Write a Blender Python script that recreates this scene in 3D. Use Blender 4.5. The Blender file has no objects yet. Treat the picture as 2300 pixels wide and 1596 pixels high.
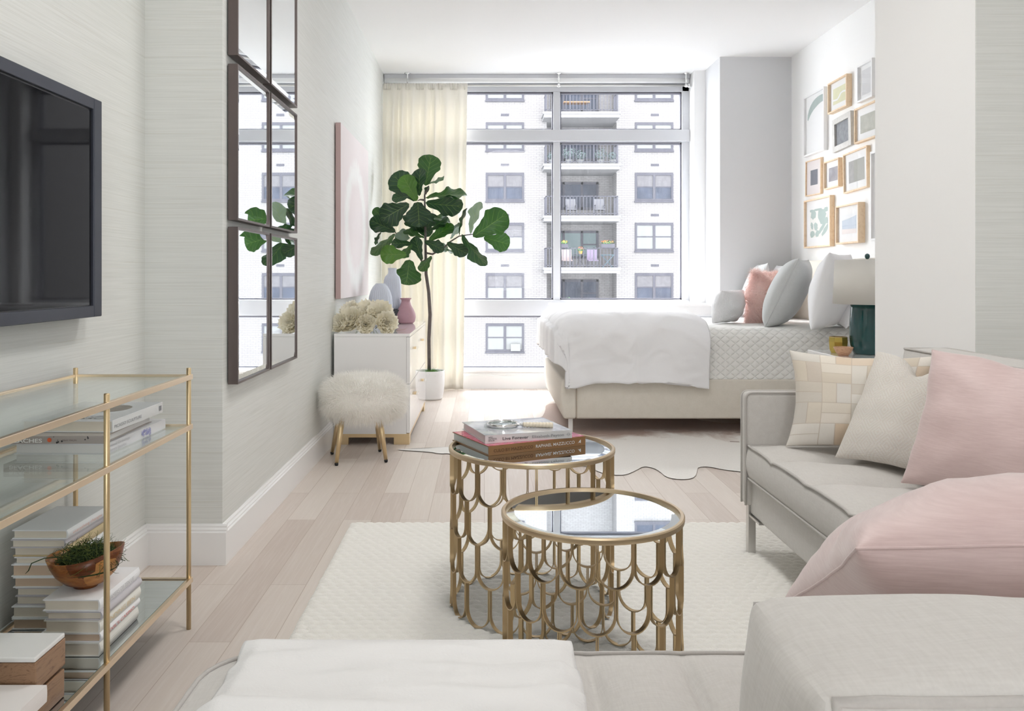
import bpy, math, random
from mathutils import Vector, Matrix, noise
random.seed(7)
C = bpy.context.scene.collection
PI = math.pi
# ---------------------------------------------------------------- camera model (metres; camera at the origin, looking along +Y)
F, CX, CY, H = 1850.0, 1088.0, 618.0, 1.05
def at(px, py, Y): return Vector(((px-CX)/F*Y, Y, H-(py-CY)/F*Y))
V = Vector

class MB:
    """collects geometry for ONE mesh object"""
    def __init__(s): s.v=[]; s.f=[]; s.uv=[]; s.hasuv=False; s.mi=[]
    def add(s, vs, fs, uvs=None, mi=0):
        o=len(s.v); s.v += [tuple(p) for p in vs]; s.f += [tuple(i+o for i in f) for f in fs]
        s.mi += [mi]*len(fs)
        if uvs: s.hasuv=True; s.uv += list(uvs)
        else: s.uv += [(0,0)]*len(vs)
        return s
    def box(s, a, b, mi=0):
        x0,y0,z0=[min(a[i],b[i]) for i in range(3)]; x1,y1,z1=[max(a[i],b[i]) for i in range(3)]
        return s.add([(x0,y0,z0),(x1,y0,z0),(x1,y1,z0),(x0,y1,z0),(x0,y0,z1),(x1,y0,z1),(x1,y1,z1),(x0,y1,z1)],
              [(0,3,2,1),(4,5,6,7),(0,1,5,4),(1,2,6,5),(2,3,7,6),(3,0,4,7)], mi=mi)
    def obox(s, o, ux, uy, uz, mi=0):
        o=V(o);ux=V(ux);uy=V(uy);uz=V(uz)
        P=[o,o+ux,o+ux+uy,o+uy]; P=P+[p+uz for p in P]
        fs=[(0,3,2,1),(4,5,6,7),(0,1,5,4),(1,2,6,5),(2,3,7,6),(3,0,4,7)]
        if ux.cross(uy).dot(uz)<0: fs=[tuple(reversed(f)) for f in fs]
        return s.add(P,fs,mi=mi)
    def tube(s, pts, r, n=8, cap=True, closed=False):
        pts=[V(p) for p in pts]; N=len(pts); rs=r if isinstance(r,(list,tuple)) else [r]*N
        vs=[];fs=[]; ref=None
        for i,p in enumerate(pts):
            if closed: d=(pts[(i+1)%N]-pts[i-1])
            else: d=(pts[min(i+1,N-1)]-pts[max(i-1,0)])
            if d.length<1e-9: d=V((0,0,1))
            d.normalize()
            if ref is None:
                ref=V((0,0,1)) if abs(d.z)<.9 else V((1,0,0))
            a=d.cross(ref)
            if a.length<1e-6: a=d.cross(V((0,1,0)))
            a.normalize(); b=d.cross(a).normalized(); ref=a.cross(d)
            for k in range(n):
                t=2*PI*k/n; vs.append(p+(a*math.cos(t)+b*math.sin(t))*rs[i])
        M=N if closed else N-1
        for i in range(M):
            j=(i+1)%N
            for k in range(n):
                fs.append((i*n+k,i*n+(k+1)%n,j*n+(k+1)%n,j*n+k))
        if cap and not closed:
            fs.append(tuple(reversed(range(n)))); fs.append(tuple((N-1)*n+k for k in range(n)))
        return s.add(vs,fs)
    def lathe(s, prof, c=(0,0,0), n=40, mod=None, closed=False, cap=True):
        c=V(c); vs=[];fs=[]
        for (r,z) in prof:
            for k in range(n):
                t=2*PI*k/n; rr=r*(mod(t,z) if mod else 1)
                vs.append((c.x+rr*math.cos(t), c.y+rr*math.sin(t), c.z+z))
        m=len(prof)
        for i in range(m if closed else m-1):
            j=(i+1)%m
            for k in range(n):
                fs.append((i*n+k,i*n+(k+1)%n,j*n+(k+1)%n,j*n+k))
        if not closed and cap:
            if prof[0][0]>1e-5: fs.append(tuple(reversed(range(n))))
            if prof[-1][0]>1e-5: fs.append(tuple((m-1)*n+k for k in range(n)))
        return s.add(vs,fs)
    def grid(s, fn, nu, nv, closeu=False):
        vs=[];uv=[]
        for j in range(nv+1):
            for i in range(nu+1):
                vs.append(tuple(fn(i/nu,j/nv))); uv.append((i/nu,j/nv))
        W=nu+1
        fs=[(j*W+i,j*W+i+1,(j+1)*W+i+1,(j+1)*W+i) for j in range(nv) for i in range(nu)]
        return s.add(vs,fs,uv)
    def poly(s, pts, o, ux, uy, thick=None):
        """flat polygon from 2-D pts in the frame o, ux, uy"""
        o=V(o);ux=V(ux);uy=V(uy); P=[o+ux*a+uy*b for a,b in pts]; n=len(P)
        if thick is None: return s.add(P,[tuple(range(n))])
        t=V(thick); Q=[p+t for p in P]
        fs=[tuple(reversed(range(n))),tuple(range(n,2*n))]+[(i,(i+1)%n,(i+1)%n+n,i+n) for i in range(n)]
        return s.add(P+Q,fs)

def link(name, mb, mats, parent=None, bevel=0, smooth=False, sub=0, solid=0, kind=None, seg=2, fix=True):
    me=bpy.data.meshes.new(name); me.from_pydata(mb.v,[],mb.f)
    ms=mats if isinstance(mats,(list,tuple)) else [mats]
    for m in ms: me.materials.append(m)
    if len(ms)>1:
        for p,i in zip(me.polygons, mb.mi): p.material_index=i
    if mb.hasuv:
        l=me.uv_layers.new(name='UVMap')
        for lp in me.loops: l.data[lp.index].uv=mb.uv[lp.vertex_index]
    me.validate(); me.update()
    if smooth:
        for p in me.polygons: p.use_smooth=True
        if smooth=='auto': me.set_sharp_from_angle(angle=math.radians(32))
    o=bpy.data.objects.new(name,me); C.objects.link(o)
    if parent is not None:
        o.parent=parent; L=V(parent.location) if parent.parent is None else V((0,0,0))
        o.matrix_parent_inverse=Matrix.Translation(-L)
    if solid:
        m=o.modifiers.new('solid','SOLIDIFY'); m.thickness=solid; m.offset=0
    if bevel:
        m=o.modifiers.new('bevel','BEVEL'); m.width=bevel; m.segments=seg; m.limit_method='ANGLE'; m.angle_limit=math.radians(40)
        if seg>2:
            for p in me.polygons: p.use_smooth=True
    if sub:
        m=o.modifiers.new('sub','SUBSURF'); m.levels=sub; m.render_levels=sub
    if kind: o['kind']=kind
    return o
def tag(o,label,cat,group=None,kind=None):
    o['label']=label; o['category']=cat
    if group: o['group']=group
    if kind: o['kind']=kind
    return o
def thing(name,label,cat,loc=(0,0,0),group=None):
    o=bpy.data.objects.new(name,None); C.objects.link(o); o.location=loc; o.empty_display_size=.05
    return tag(o,label,cat,group)
def struct(name,mb,m,**k):
    return link(name,mb,m,kind='structure',**k)
def dup(root, loc, label=None, group=None):
    r=root.copy(); C.objects.link(r); r.location=loc
    if label: r['label']=label
    if group: r['group']=group
    for ch in list(root.children):
        c=ch.copy(); C.objects.link(c); c.parent=r
        for g in list(ch.children):
            d=g.copy(); C.objects.link(d); d.parent=c
    return r

# ---------------------------------------------------------------- materials
def srgb(r,g,b):
    f=lambda c:(c/255/12.92) if c/255<=.04045 else ((c/255+.055)/1.055)**2.4
    return (f(r),f(g),f(b),1)
class NT:
    def __init__(s,name):
        s.m=bpy.data.materials.new(name); s.m.use_nodes=True; s.t=s.m.node_tree; s.n=s.t.nodes; s.l=s.t.links
        s.n.clear(); s.out=s.n.new('ShaderNodeOutputMaterial')
    def node(s,typ,**kw):
        n=s.n.new('ShaderNode'+typ)
        for k,v in kw.items():
            if k in n.inputs:
                if hasattr(v,'is_output'): s.l.new(v,n.inputs[k])
                else: n.inputs[k].default_value=v
            else: setattr(n,k,v)
        return n
    def math(s,op,a,b=None,c=None):
        n=s.n.new('ShaderNodeMath'); n.operation=op
        for i,x in enumerate((a,b,c)):
            if x is None: continue
            if hasattr(x,'is_output'): s.l.new(x,n.inputs[i])
            else: n.inputs[i].default_value=x
        return n.outputs[0]
    def coord(s,scale=(1,1,1),kind='Object',rot=(0,0,0),loc=(0,0,0)):
        tc=s.n.new('ShaderNodeTexCoord'); mp=s.n.new('ShaderNodeMapping')
        mp.inputs['Scale'].default_value=scale; mp.inputs['Rotation'].default_value=rot; mp.inputs['Location'].default_value=loc
        s.l.new(tc.outputs[kind],mp.inputs[0]); return mp.outputs[0]
    def mix(s,f,a,b,blend='MIX'):
        n=s.n.new('ShaderNodeMix'); n.data_type='RGBA'; n.blend_type=blend
        for i,x in ((0,f),(6,a),(7,b)):
            if hasattr(x,'is_output'): s.l.new(x,n.inputs[i])
            else: n.inputs[i].default_value=x
        return n.outputs[2]
    def ramp(s,fac,stops):
        n=s.n.new('ShaderNodeValToRGB'); s.l.new(fac,n.inputs[0]); e=n.color_ramp.elements
        while len(e)<len(stops): e.new(.5)
        for q,(p,c) in zip(e,stops): q.position=p; q.color=c
        return n.outputs[0]
    def noise(s,vec,scale=5,detail=2,rough=.5,dist=0):
        n=s.n.new('ShaderNodeTexNoise'); s.l.new(vec,n.inputs['Vector']); n.inputs['Scale'].default_value=scale
        n.inputs['Detail'].default_value=detail; n.inputs['Roughness'].default_value=rough; n.inputs['Distortion'].default_value=dist
        return n.outputs['Fac']
    def bump(s,h,strength=.3,dist=.002,nrm=None):
        n=s.n.new('ShaderNodeBump'); n.inputs['Strength'].default_value=strength; n.inputs['Distance'].default_value=dist
        s.l.new(h,n.inputs['Height'])
        if nrm is not None: s.l.new(nrm,n.inputs['Normal'])
        return n.outputs[0]
    def pr(s,color,rough=.5,metal=0,normal=None,**kw):
        n=s.n.new('ShaderNodeBsdfPrincipled')
        for k,v in [('Base Color',color),('Roughness',rough),('Metallic',metal),('Normal',normal)]+list(kw.items()):
            if v is None: continue
            k=k.replace('_',' ')
            if hasattr(v,'is_output'): s.l.new(v,n.inputs[k])
            else: n.inputs[k].default_value=v
        return n.outputs[0]
    def done(s,sh): s.l.new(sh,s.out.inputs[0]); return s.m
def simple(name,col,rough=.5,metal=0,nscale=0,namp=.06,bump=0,bscale=60,bdist=.001,**kw):
    t=NT(name); c=col; nm=None; co=None
    if nscale or bump: co=t.coord()
    if nscale:
        d=tuple(max(0,x*(1-namp*2)) for x in col[:3])+(1,)
        c=t.mix(t.noise(co,nscale,3),d,col)
    if bump: nm=t.bump(t.noise(co,bscale,3),bump,bdist)
    return t.done(t.pr(c,rough,metal,nm,**kw))
def fabric(name,col,col2=None,freq=900,bump=.35,rough=.9,sheen=.2,slub=.5):
    t=NT(name); co=t.coord()
    w1=t.noise(t.coord((1,.12,1)),freq*.35,2); w2=t.noise(t.coord((.12,1,.12)),freq*.35,2)
    s=t.math('MULTIPLY_ADD',w1,.5,t.math('MULTIPLY',w2,.5))
    c2=col2 or tuple(x*.78 for x in col[:3])+(1,)
    c=t.mix(t.math('MULTIPLY',t.math('SUBTRACT',s,.3),2.2*slub),c2,col)
    big=t.noise(co,6,3); c=t.mix(t.math('MULTIPLY',big,.18),c,c2)
    return t.done(t.pr(c,rough,0,t.bump(s,bump,.0008),Sheen_Weight=sheen,Specular_IOR_Level=.2))
def wood(name,a,b,scale=(14,14,1.5),rough=.45,dist=3):
    t=NT(name); co=t.coord(scale); n=t.noise(co,2.2,5,.6,dist); n2=t.noise(t.coord(tuple(x*8 for x in scale)),4,2)
    f=t.math('MULTIPLY_ADD',n2,.25,n)
    return t.done(t.pr(t.ramp(f,[(.38,a),(.62,b)]),rough,0,t.bump(f,.15,.0006)))
M={}
M['paint']=simple('white_paint',(.89,.89,.885,1),.6,bump=.05,bscale=300)
M['ceil']=simple('ceiling_paint',(.90,.90,.90,1),.7)
M['trim']=simple('trim_gloss',(.86,.86,.86,1),.35)
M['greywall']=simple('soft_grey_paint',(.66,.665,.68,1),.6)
def grass():
    t=NT('grasscloth'); a=t.noise(t.coord((1.2,1.2,90)),2.0,4,.65); b=t.noise(t.coord((3,3,260)),1.5,2)
    th=t.noise(t.coord((2.2,2.2,330)),1.0,1)
    line=t.math('GREATER_THAN',th,.67)
    f=t.math('MULTIPLY_ADD',b,.4,t.math('MULTIPLY',a,.6))
    c=t.mix(f,(.56,.575,.545,1),(.85,.86,.84,1))
    c=t.mix(t.math('MULTIPLY',line,.25),c,(.50,.48,.40,1))
    return t.done(t.pr(c,.55,0,t.bump(f,.25,.0015),Specular_IOR_Level=.35))
M['grass']=grass()
def floor():
    t=NT('pale_oak_planks'); co=t.coord((1,1,1),rot=(0,0,PI/2))
    br=t.node('TexBrick',Vector=co,Color1=(0,0,0,1),Color2=(1,1,1,1),Mortar=(0,0,0,1),Scale=1.0); br.offset=.37; br.offset_frequency=2
    br.inputs['Brick Width'].default_value=1.18; br.inputs['Row Height'].default_value=.121; br.inputs['Mortar Size'].default_value=.0011; br.inputs['Mortar Smooth'].default_value=.1; br.inputs['Bias'].default_value=0
    g=t.noise(t.coord((60,2.2,1)),1.6,6,.62,.6); g2=t.noise(t.coord((220,6,1)),1.2,3)
    big=t.noise(t.coord((6,1.2,1)),2,2)
    base=t.mix(br.outputs['Color'],(.56,.475,.42,1),(.74,.68,.62,1))
    base=t.mix(t.math('MULTIPLY',big,.35),base,(.62,.52,.47,1))
    base=t.mix(t.math('MULTIPLY',t.math('SUBTRACT',g,.45),1.0),base,(.86,.81,.77,1))
    base=t.mix(t.math('MULTIPLY',g2,.22),base,(.50,.42,.36,1))
    base=t.mix(t.math('MULTIPLY',br.outputs['Fac'],.75),base,(.42,.33,.27,1))
    h=t.math('SUBTRACT',t.math('MULTIPLY',g2,.15),br.outputs['Fac'])
    return t.done(t.pr(base,.42,0,t.bump(h,.35,.0012),Specular_IOR_Level=.6))
M['floor']=floor()
def brass(name,col,rough,n=True):
    t=NT(name); co=t.coord(); f=t.noise(co,40,3); r=t.math('MULTIPLY_ADD',f,.06,rough-.03)
    c=t.mix(t.math('MULTIPLY',t.noise(co,9,3),.3),col,tuple(x*.8 for x in col[:3])+(1,))
    return t.done(t.pr(c,r,1))
M['brass']=brass('brushed_brass',(.74,.58,.35,1),.36)
M['agedbrass']=brass('aged_brass',(.53,.40,.235,1),.42)
M['champagne']=brass('champagne_metal',(.84,.70,.53,1),.33)
M['chrome']=simple('polished_chrome',(.8,.8,.8,1),.08,1)
M['steel']=simple('satin_nickel',(.60,.59,.57,1),.35,1)
M['mirror']=simple('mirror_glass',(.90,.93,.94,1),.012,1)
M['tmirror']=simple('grey_mirror_glass',(.80,.85,.87,1),.015,1)
M['taupe']=simple('taupe_metal',(.145,.118,.112,1),.38,.6)
M['tvframe']=simple('blue_black_plastic',(.045,.05,.068,1),.42,.3,bump=.1,bscale=900)
M['tvscreen']=simple('tv_glass',(.003,.003,.0035,1),.04,0,Specular_IOR_Level=.07)
M['black']=simple('black_rubber',(.012,.012,.012,1),.6)
def thin(name,tint,rough=.0,haze=0,ior=1.45,hcol=(.9,.92,.95,1)):
    t=NT(name); tr=t.node('BsdfTransparent',Color=tint); gl=t.node('BsdfGlossy',Color=(1,1,1,1),Roughness=rough)
    lw=t.node('LayerWeight',Blend=.5); r0=((ior-1)/(ior+1))**2; fz=t.math('MULTIPLY_ADD',t.math('POWER',lw.outputs['Facing'],5.0),.9*(1-r0),r0); mx=t.node('MixShader',Fac=fz); t.l.new(tr.outputs[0],mx.inputs[1]); t.l.new(gl.outputs[0],mx.inputs[2])
    sh=mx.outputs[0]
    if haze:
        tl=t.node('BsdfTranslucent',Color=hcol); m2=t.node('MixShader')
        streak=t.noise(t.coord((7,7,1.2)),3,5,.7); fine=t.noise(t.coord((1,1,1)),60,4,.7)
        f=t.math('MULTIPLY',t.math('MULTIPLY',streak,fine),haze*4)
        t.l.new(f,m2.inputs[0]); t.l.new(sh,m2.inputs[1]); t.l.new(tl.outputs[0],m2.inputs[2]); sh=m2.outputs[0]
    return t.done(sh)
M['pane']=thin('window_pane',(.985,.99,1,1),0,.022,1.2)
M['shelfglass']=thin('shelf_glass',(.93,.965,.955,1),0,0,1.5)
M['lens']=thin('lens_glass',(.93,.99,.97,1),0,0,1.5)
M['acrylic']=thin('clear_acrylic',(.95,.95,.95,1),.02,0,1.5)
M['amber']=thin('amber_glass',(.80,.72,.28,1),.02,0,1.6)
M['framepaint']=simple('window_frame_metal',(.60,.61,.64,1),.45)
M['white']=simple('white_lacquer',(.83,.825,.825,1),.12,0,Coat_Weight=.6,Coat_Roughness=.03)
M['whitematte']=simple('white_matte',(.84,.84,.84,1),.5)
M['sofa']=fabric('grey_linen',(.715,.70,.675,1),(.545,.525,.50,1))
M['sofapipe']=fabric('grey_piping',(.60,.57,.54,1),(.46,.44,.42,1),bump=.1)
M['bedlinen']=fabric('cream_linen',(.80,.765,.70,1),(.66,.62,.55,1),freq=600)
M['duvet']=simple('white_cotton',(.84,.845,.87,1),.75,bump=.25,bscale=30,bdist=.003,Sheen_Weight=.2)
M['throw']=simple('white_fleece',(.77,.765,.76,1),.9,bump=.35,bscale=260,bdist=.002,Sheen_Weight=.5)
M['greyfab']=fabric('pale_grey_weave',(.62,.635,.635,1),(.49,.505,.505,1))
M['pinkfab']=fabric('dusty_pink_silk',(.72,.555,.54,1),(.56,.40,.39,1),freq=500,rough=.6,sheen=.5)
M['whitefur']=simple('white_fur',(.90,.885,.85,1),.8,0,Sheen_Weight=.3)
M['pinkfur']=simple('pink_fur',(.92,.75,.71,1),.7,0,Sheen_Weight=.3)
# ---------------------------------------------------------------- room shell
XL, XN, XR = -.954, -1.236, 2.674        # left wall, TV niche wall, picture wall
YC, YW, YG, ZC = 3.0, 7.65, 7.88, 2.95   # niche end, window wall, glass, ceiling
YB = -3.2                                # unseen rear end of the room, moved back to even out the fill light
struct('floor',MB().box((XN-.15,YB,-.05),(XR+.15,YW+.35,0)),M['floor'])
struct('ceiling',MB().box((XN-.15,YB,ZC),(XR+.15,YW+.35,ZC+.1)),M['ceil'])
struct('wall_left',MB().box((XL-.45,YC,0),(XL,YW+.35,ZC)),M['grass'])
struct('wall_niche',MB().box((XN-.15,YB,0),(XN,YC,ZC)),M['grass'])
struct('wall_right',MB().box((XR,3.9,0),(XR+.15,YW+.35,ZC)),M['paint'])
struct('wall_column',MB().box((1.85,3.106,0),(XR+.15,3.9,ZC)),M['paint'])
struct('wall_front',MB().box((1.851,3.100,0),(XR+.15,3.106,ZC)),M['grass'])
struct('wall_near',MB().box((XR,YB,0),(XR+.15,3.106,ZC)),M['paint'])
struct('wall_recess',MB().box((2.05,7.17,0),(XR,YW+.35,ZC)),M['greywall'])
w=MB(); w.box((1.948,YW,0),(2.05,YW+.35,ZC)); struct('wall_window',w,M['paint'])
# low sill wall under the glass
struct('trim_sill_wall',MB().box((XL,YW,0),(1.948,YG+.06,.15)),M['trim'])
struct('trim_sill',MB().box((XL,YW-.018,.15),(1.948,YG-.03,.172)),M['trim'],bevel=.004)
def base(name,x0,y0,x1,y1,nx,ny):
    """skirting board from (x0,y0) to (x1,y1), standing out along (nx,ny)"""
    prof=[(0,0),(.018,0),(.018,.118),(.012,.122),(.014,.128),(.008,.134),(.008,.14),(.004,.146),(0,.146)]
    m=MB(); A=V((x0,y0,0)); B=V((x1,y1,0)); n=V((nx,ny,0)); d=(B-A).normalized()
    k=len(prof)
    P=[A+n*a+V((0,0,b)) for a,b in prof]+[B+n*a+V((0,0,b)) for a,b in prof]
    fs=[(i,(i+1)%k,(i+1)%k+k,i+k) for i in range(k)]+[tuple(range(k)),tuple(reversed(range(k,2*k)))]
    m.add(P,fs); return struct(name,m,M['trim'])
base('baseboard_left',XL,YC,XL,YW,1,0)
# unseen rear wall, added; its opening is sized to set the fill light
bw_=MB(); bw_.box((XN-.15,YB-.12,0),(.25,YB,ZC)); bw_.box((1.1,YB-.12,0),(XR+.15,YB,ZC)); bw_.box((.25,YB-.12,2.1),(1.1,YB,ZC)); struct('wall_back_added',bw_,M['paint'])
base('baseboard_niche',XN,YB,XN,YC,1,0)
base('baseboard_end',XN,YC,XL+.018,YC,0,-1)
base('baseboard_column',1.85,3.10,XR,3.10,0,-1)
base('baseboard_column_side',1.85,3.09,1.85,3.9,-1,0)
base('baseboard_right',XR,3.9,XR,7.17,-1,0)
base('baseboard_window',XL,YW,1.948,YW,0,-1)
# ---------------------------------------------------------------- window
zy=lambda y:H-(y-CY)/F*YG
xx=lambda x:(x-CX)/F*YG
fr=MB(); y0,y1=YG-.05,YG+.03
xa,xb,xm0,xm1,xr0,xr1=XL,xx(1545),xx(1242),xx(1257),xx(1529),xx(1545)
fr.box((xa,y0,zy(208)),(xb,y1,zy(194)))                    # head
fr.box((xa,y0-.03,zy(320)),(xb,y1,zy(294)))                # upper transom
fr.box((xm0,y0,zy(294)),(xm1,y1,zy(208))); fr.box((xm0,y0,zy(676)),(xm1,y1,zy(320)))
fr.box((xr0,y0,.172),(xr1+.002,y1,zy(194)))
fr.box((xa,y0-.02,zy(708)),(xb,y1,zy(673)))                # lower transom
fr.box((xa,y0,.17),(xa+.05,y1,zy(194))); fr.box((xa,y0,.15),(xb,y1,zy(824)))
fr.box((xm0,y0,.15),(xm1,y1,zy(708)))
win=struct('window_1',fr,M['framepaint'],bevel=.004)
st=MB()
for (a,b,c,d) in ((xa+.05,xm0,209,293),(xm1,xr0,209,293),(xa+.05,xm0,322,672),(xm1,xr0,322,672),(xa+.05,xm0,709,824),(xm1,xr0,709,824)):
    z0,z1=zy(d),zy(c); e=.012
    st.box((a,y0+.02,z0),(a+e,y1-.01,z1)); st.box((b-e,y0+.02,z0),(b,y1-.01,z1)); st.box((a,y0+.02,z0),(b,y1-.01,z0+e)); st.box((a,y0+.02,z1-e),(b,y1-.01,z1))
link('glazing_gasket',st,simple('dark_gasket',(.16,.16,.19,1),.5),win)
for (a,b,c,d) in ((xa+.05,xm0,209,293),(xm1,xr0,209,293),(xa+.05,xm0,322,672),(xm1,xr0,322,672),(xa+.05,xm0,709,824),(xm1,xr0,709,824)):
    link('pane',MB().add([(a,YG,zy(d)),(b,YG,zy(d)),(b,YG,zy(c)),(a,YG,zy(c))],[(0,1,2,3)]),M['pane'],win)
struct('trim_window_head',MB().box((xa,YG-.02,zy(194)),(1.948,YG+.06,ZC)),M['framepaint'])
# roller blind cassette and rod
rb=thing('roller_blind','white roller blind cassette fixed above the large window','blind',((xa+xb)/2,YG-.1,2.86))
rb_=MB().tube([(xa+.01,YG-.09,zy(186)),(xb-.02,YG-.09,zy(186))],.024,16); link('blind_roll',rb_,M['whitematte'],rb,smooth=True)
link('blind_cassette',MB().box((xa+.005,YG-.1,zy(181)),(xb-.005,YG-.022,zy(172))),M['framepaint'],rb,bevel=.003)
YR=7.74; zr=H-(192-CY)/F*YR
rod=thing('curtain_rod','slim silver curtain rod with three ceiling brackets','curtain rod',(.5,YR,zr))
link('rod',MB().tube([(XL+.01,YR,zr),((1548-CX)/F*YR,YR,zr)],.010,12),M['steel'],rod,smooth=True)
for px in (915,1255,1541):
    x=(px-CX)/F*YR; b=MB().lathe([(.0,0),(.026,0),(.026,.006),(.012,.012),(.006,.014)],(x,YR,ZC-.014),20)
    b=MB(); b.lathe([(.028,0),(.028,-.005),(.010,-.012),(.006,-.016),(.006,-(ZC-zr)+.012)],(x,YR,ZC),16)
    b.lathe([(.006,.016),(.014,.012),(.016,0),(.014,-.012),(.004,-.018)],(x,YR,zr),16); link('bracket',b,M['chrome'],rod,smooth=True)
link('rod_finial',MB().lathe([(.012,-.02),(.016,-.01),(.016,.01),(.008,.018)],((1548-CX)/F*YR,YR,zr),12),M['chrome'],rod,smooth=True)
# curtain
def curt():
    t=NT('sheer_cream_silk'); w=t.noise(t.coord((1,1,60)),5,2); v=t.noise(t.coord((60,60,1)),6,2)
    c=t.mix(t.math('MULTIPLY',w,.4),(.90,.885,.84,1),(.84,.82,.76,1))
    d=t.node('BsdfDiffuse',Color=c,Normal=t.bump(v,.2,.001)); l=t.node('BsdfTranslucent',Color=(.92,.885,.81,1)); mx=t.node('MixShader',Fac=.26)
    t.l.new(d.outputs[0],mx.inputs[1]); t.l.new(l.outputs[0],mx.inputs[2]); return t.done(mx.outputs[0])
M['curt']=curt()
cu=thing('curtain','sheer cream curtain gathered at the left end of the window','curtain',(-.56,YR,0))
def cf(u,v):
    z=zr*(v)+.008; x0=XL+.002; xt=(1050-CX)/F*YR; xb_=(1041-CX)/F*7.6
    x1=xt*v+xb_*(1-v)
    x=x0+(x1-x0)*u
    ph=u*30+1.3*noise.noise(V((u*3,0,1)))*3
    A=.034*(1-.75*max(0,(v-.9)/.1))+.012*(1-v)
    flat=1-max(0,(u-.62)/.38)*.75
    y=YR-.17*(1-v)**.9-.012+A*flat*math.sin(ph*1.6+.6*math.sin(v*3))+.010*noise.noise(V((u*9,v*3,2)))
    return (x,y-.01,z)
g=MB().grid(cf,150,60); link('drape',g,M['curt'],cu,smooth=True,solid=.0012)
hd=MB().grid(lambda u,v:(XL+.012+((1050-CX)/F*YR-XL-.012)*u, YR-.026-.006*math.sin(u*190)-.004*math.sin(u*333), zr-.045+.06*v),220,3)
link('gathered_heading',hd,M['curt'],cu,smooth=True,solid=.002)
# radiator cover under the right half of the window
rc=thing('radiator_cover','white panelled radiator cover under the window behind the bed','radiator cover',(1.33,7.45,0))
rx=.605
link('cover_top',MB().box((rx-.01,7.27,.775),(2.05,YW,.795)),M['trim'],rc,bevel=.004)
body=MB(); body.box((rx,7.31,0),(rx+.05,YW,.775)); body.box((rx+.05,7.31,.70),(2.05,7.33,.775)); body.box((rx+.05,7.35,.0),(2.05,7.37,.70))
body.box((rx+.05,7.32,0),(2.05,7.345,.1))
link('cover_body',body,M['trim'],rc,bevel=.003)
gr=MB(); gr.box((rx+.09,7.335,.62),(2.03,7.35,.685))
for i in range(8): gr.box((rx+.09,7.325,.14+i*.06),(2.03,7.35,.18+i*.06))
link('grille',gr,M['framepaint'],rc)
# ---------------------------------------------------------------- the apartment block across the street
S=.02432; YF=45.0
bx=lambda x:(x-CX)*S
bz=lambda y:H-(y-CY)*S
def brickm(name,a,b,mo):
    t=NT(name); tc=t.n.new('ShaderNodeTexCoord'); sx=t.node('SeparateXYZ'); t.l.new(tc.outputs['Object'],sx.inputs[0])
    cb=t.node('CombineXYZ'); t.l.new(t.math('ADD',sx.outputs[0],sx.outputs[1]),cb.inputs[0]); t.l.new(sx.outputs[2],cb.inputs[1])
    br=t.node('TexBrick',Vector=cb.outputs[0],Color1=a,Color2=b,Mortar=mo,Scale=1.0)
    br.inputs['Brick Width'].default_value=.30; br.inputs['Row Height'].default_value=.098; br.inputs['Mortar Size'].default_value=.012; br.inputs['Mortar Smooth'].default_value=.3
    dirt=t.noise(t.coord((.15,.15,.15)),3,4); c=t.mix(t.math('MULTIPLY',dirt,.15),br.outputs['Color'],mo)
    return t.done(t.pr(c,.9,0,Specular_IOR_Level=.0))
M['brick']=brickm('pale_brick',(.150,.145,.144,1),(.134,.127,.126,1),(.086,.081,.082,1))
M['concrete']=simple('balcony_concrete',(.145,.143,.146,1),.8,nscale=2,Specular_IOR_Level=.0)
M['bframe']=simple('grey_window_frame',(.043,.042,.05,1),.6,Specular_IOR_Level=.0)
M['rail']=simple('dark_railing',(.05,.05,.06,1),.6,Specular_IOR_Level=.0)
M['shade']=simple('drawn_blind',(.112,.114,.113,1),.7,Specular_IOR_Level=.0)
M['shade2']=simple('net_curtain',(.086,.083,.088,1),.7,nscale=5,namp=.2,Specular_IOR_Level=.0)
M['dglass']=simple('dark_window_glass',(.042,.048,.066,1),.3,0,nscale=1.2,namp=.35,Specular_IOR_Level=.02)
M['teal']=simple('teal_glass',(.075,.098,.10,1),.25,0,Specular_IOR_Level=.02)
bd=thing('apartment_building','pale brick apartment block with stacked balconies seen through the window','building',(5,YF,-22))
ZB,ZT=-22,25; P=112.7*S
fac=MB()
# facade wall split around the balcony recess
recess=[(bx(1228),bx(1385))]
fac.box((-26,YF,ZB),(recess[0][0],YF+2.2,ZT)); fac.box((recess[0][1],YF,ZB),(34,YF+2.2,ZT))
fac.box((recess[0][0],YF+1.6,ZB),(recess[0][1],YF+2.2,ZT))
link('brick_wall',fac,M['brick'],bd)
def bwin(xc,zt,w,h,style,y=YF,parts=2):
    f=MB(); x0,x1=xc-w/2,xc+w/2; z0=zt-h; t=.11; d=.05
    for k_,(a,b) in enumerate((((x0,z0),(x0+t,zt)),((x1-t,z0),(x1,zt)),((x0+t,z0),(x1-t,z0+t)),((x0+t,zt-t*1.3),(x1-t,zt)),((xc-t*.6,z0+t),(xc+t*.6,zt-t*1.3)))):
        f.box((a[0],y-d,a[1]),(b[0],y+.02,b[1]))
    f.box((x0,y-d*.6,(z0+zt)/2-.03),(x1,y+.02,(z0+zt)/2+.03))
    f.box((x0-.03,y-.10,z0-.09),(x1+.03,y+.02,z0),)
    w_=link('window',f,M['bframe'],bd)
    m={0:M['shade'],1:M['shade2'],2:M['dglass'],3:M['teal']}
    a,b=style
    link('pane',MB().box((x0+t,y-.012,z0+t),(x1-t,y-.004,(z0+zt)/2)),m[b],w_)
    link('pane',MB().box((x0+t,y-.012,(z0+zt)/2),(x1-t,y-.004,zt-t)),m[a],w_)
    return w_
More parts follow.
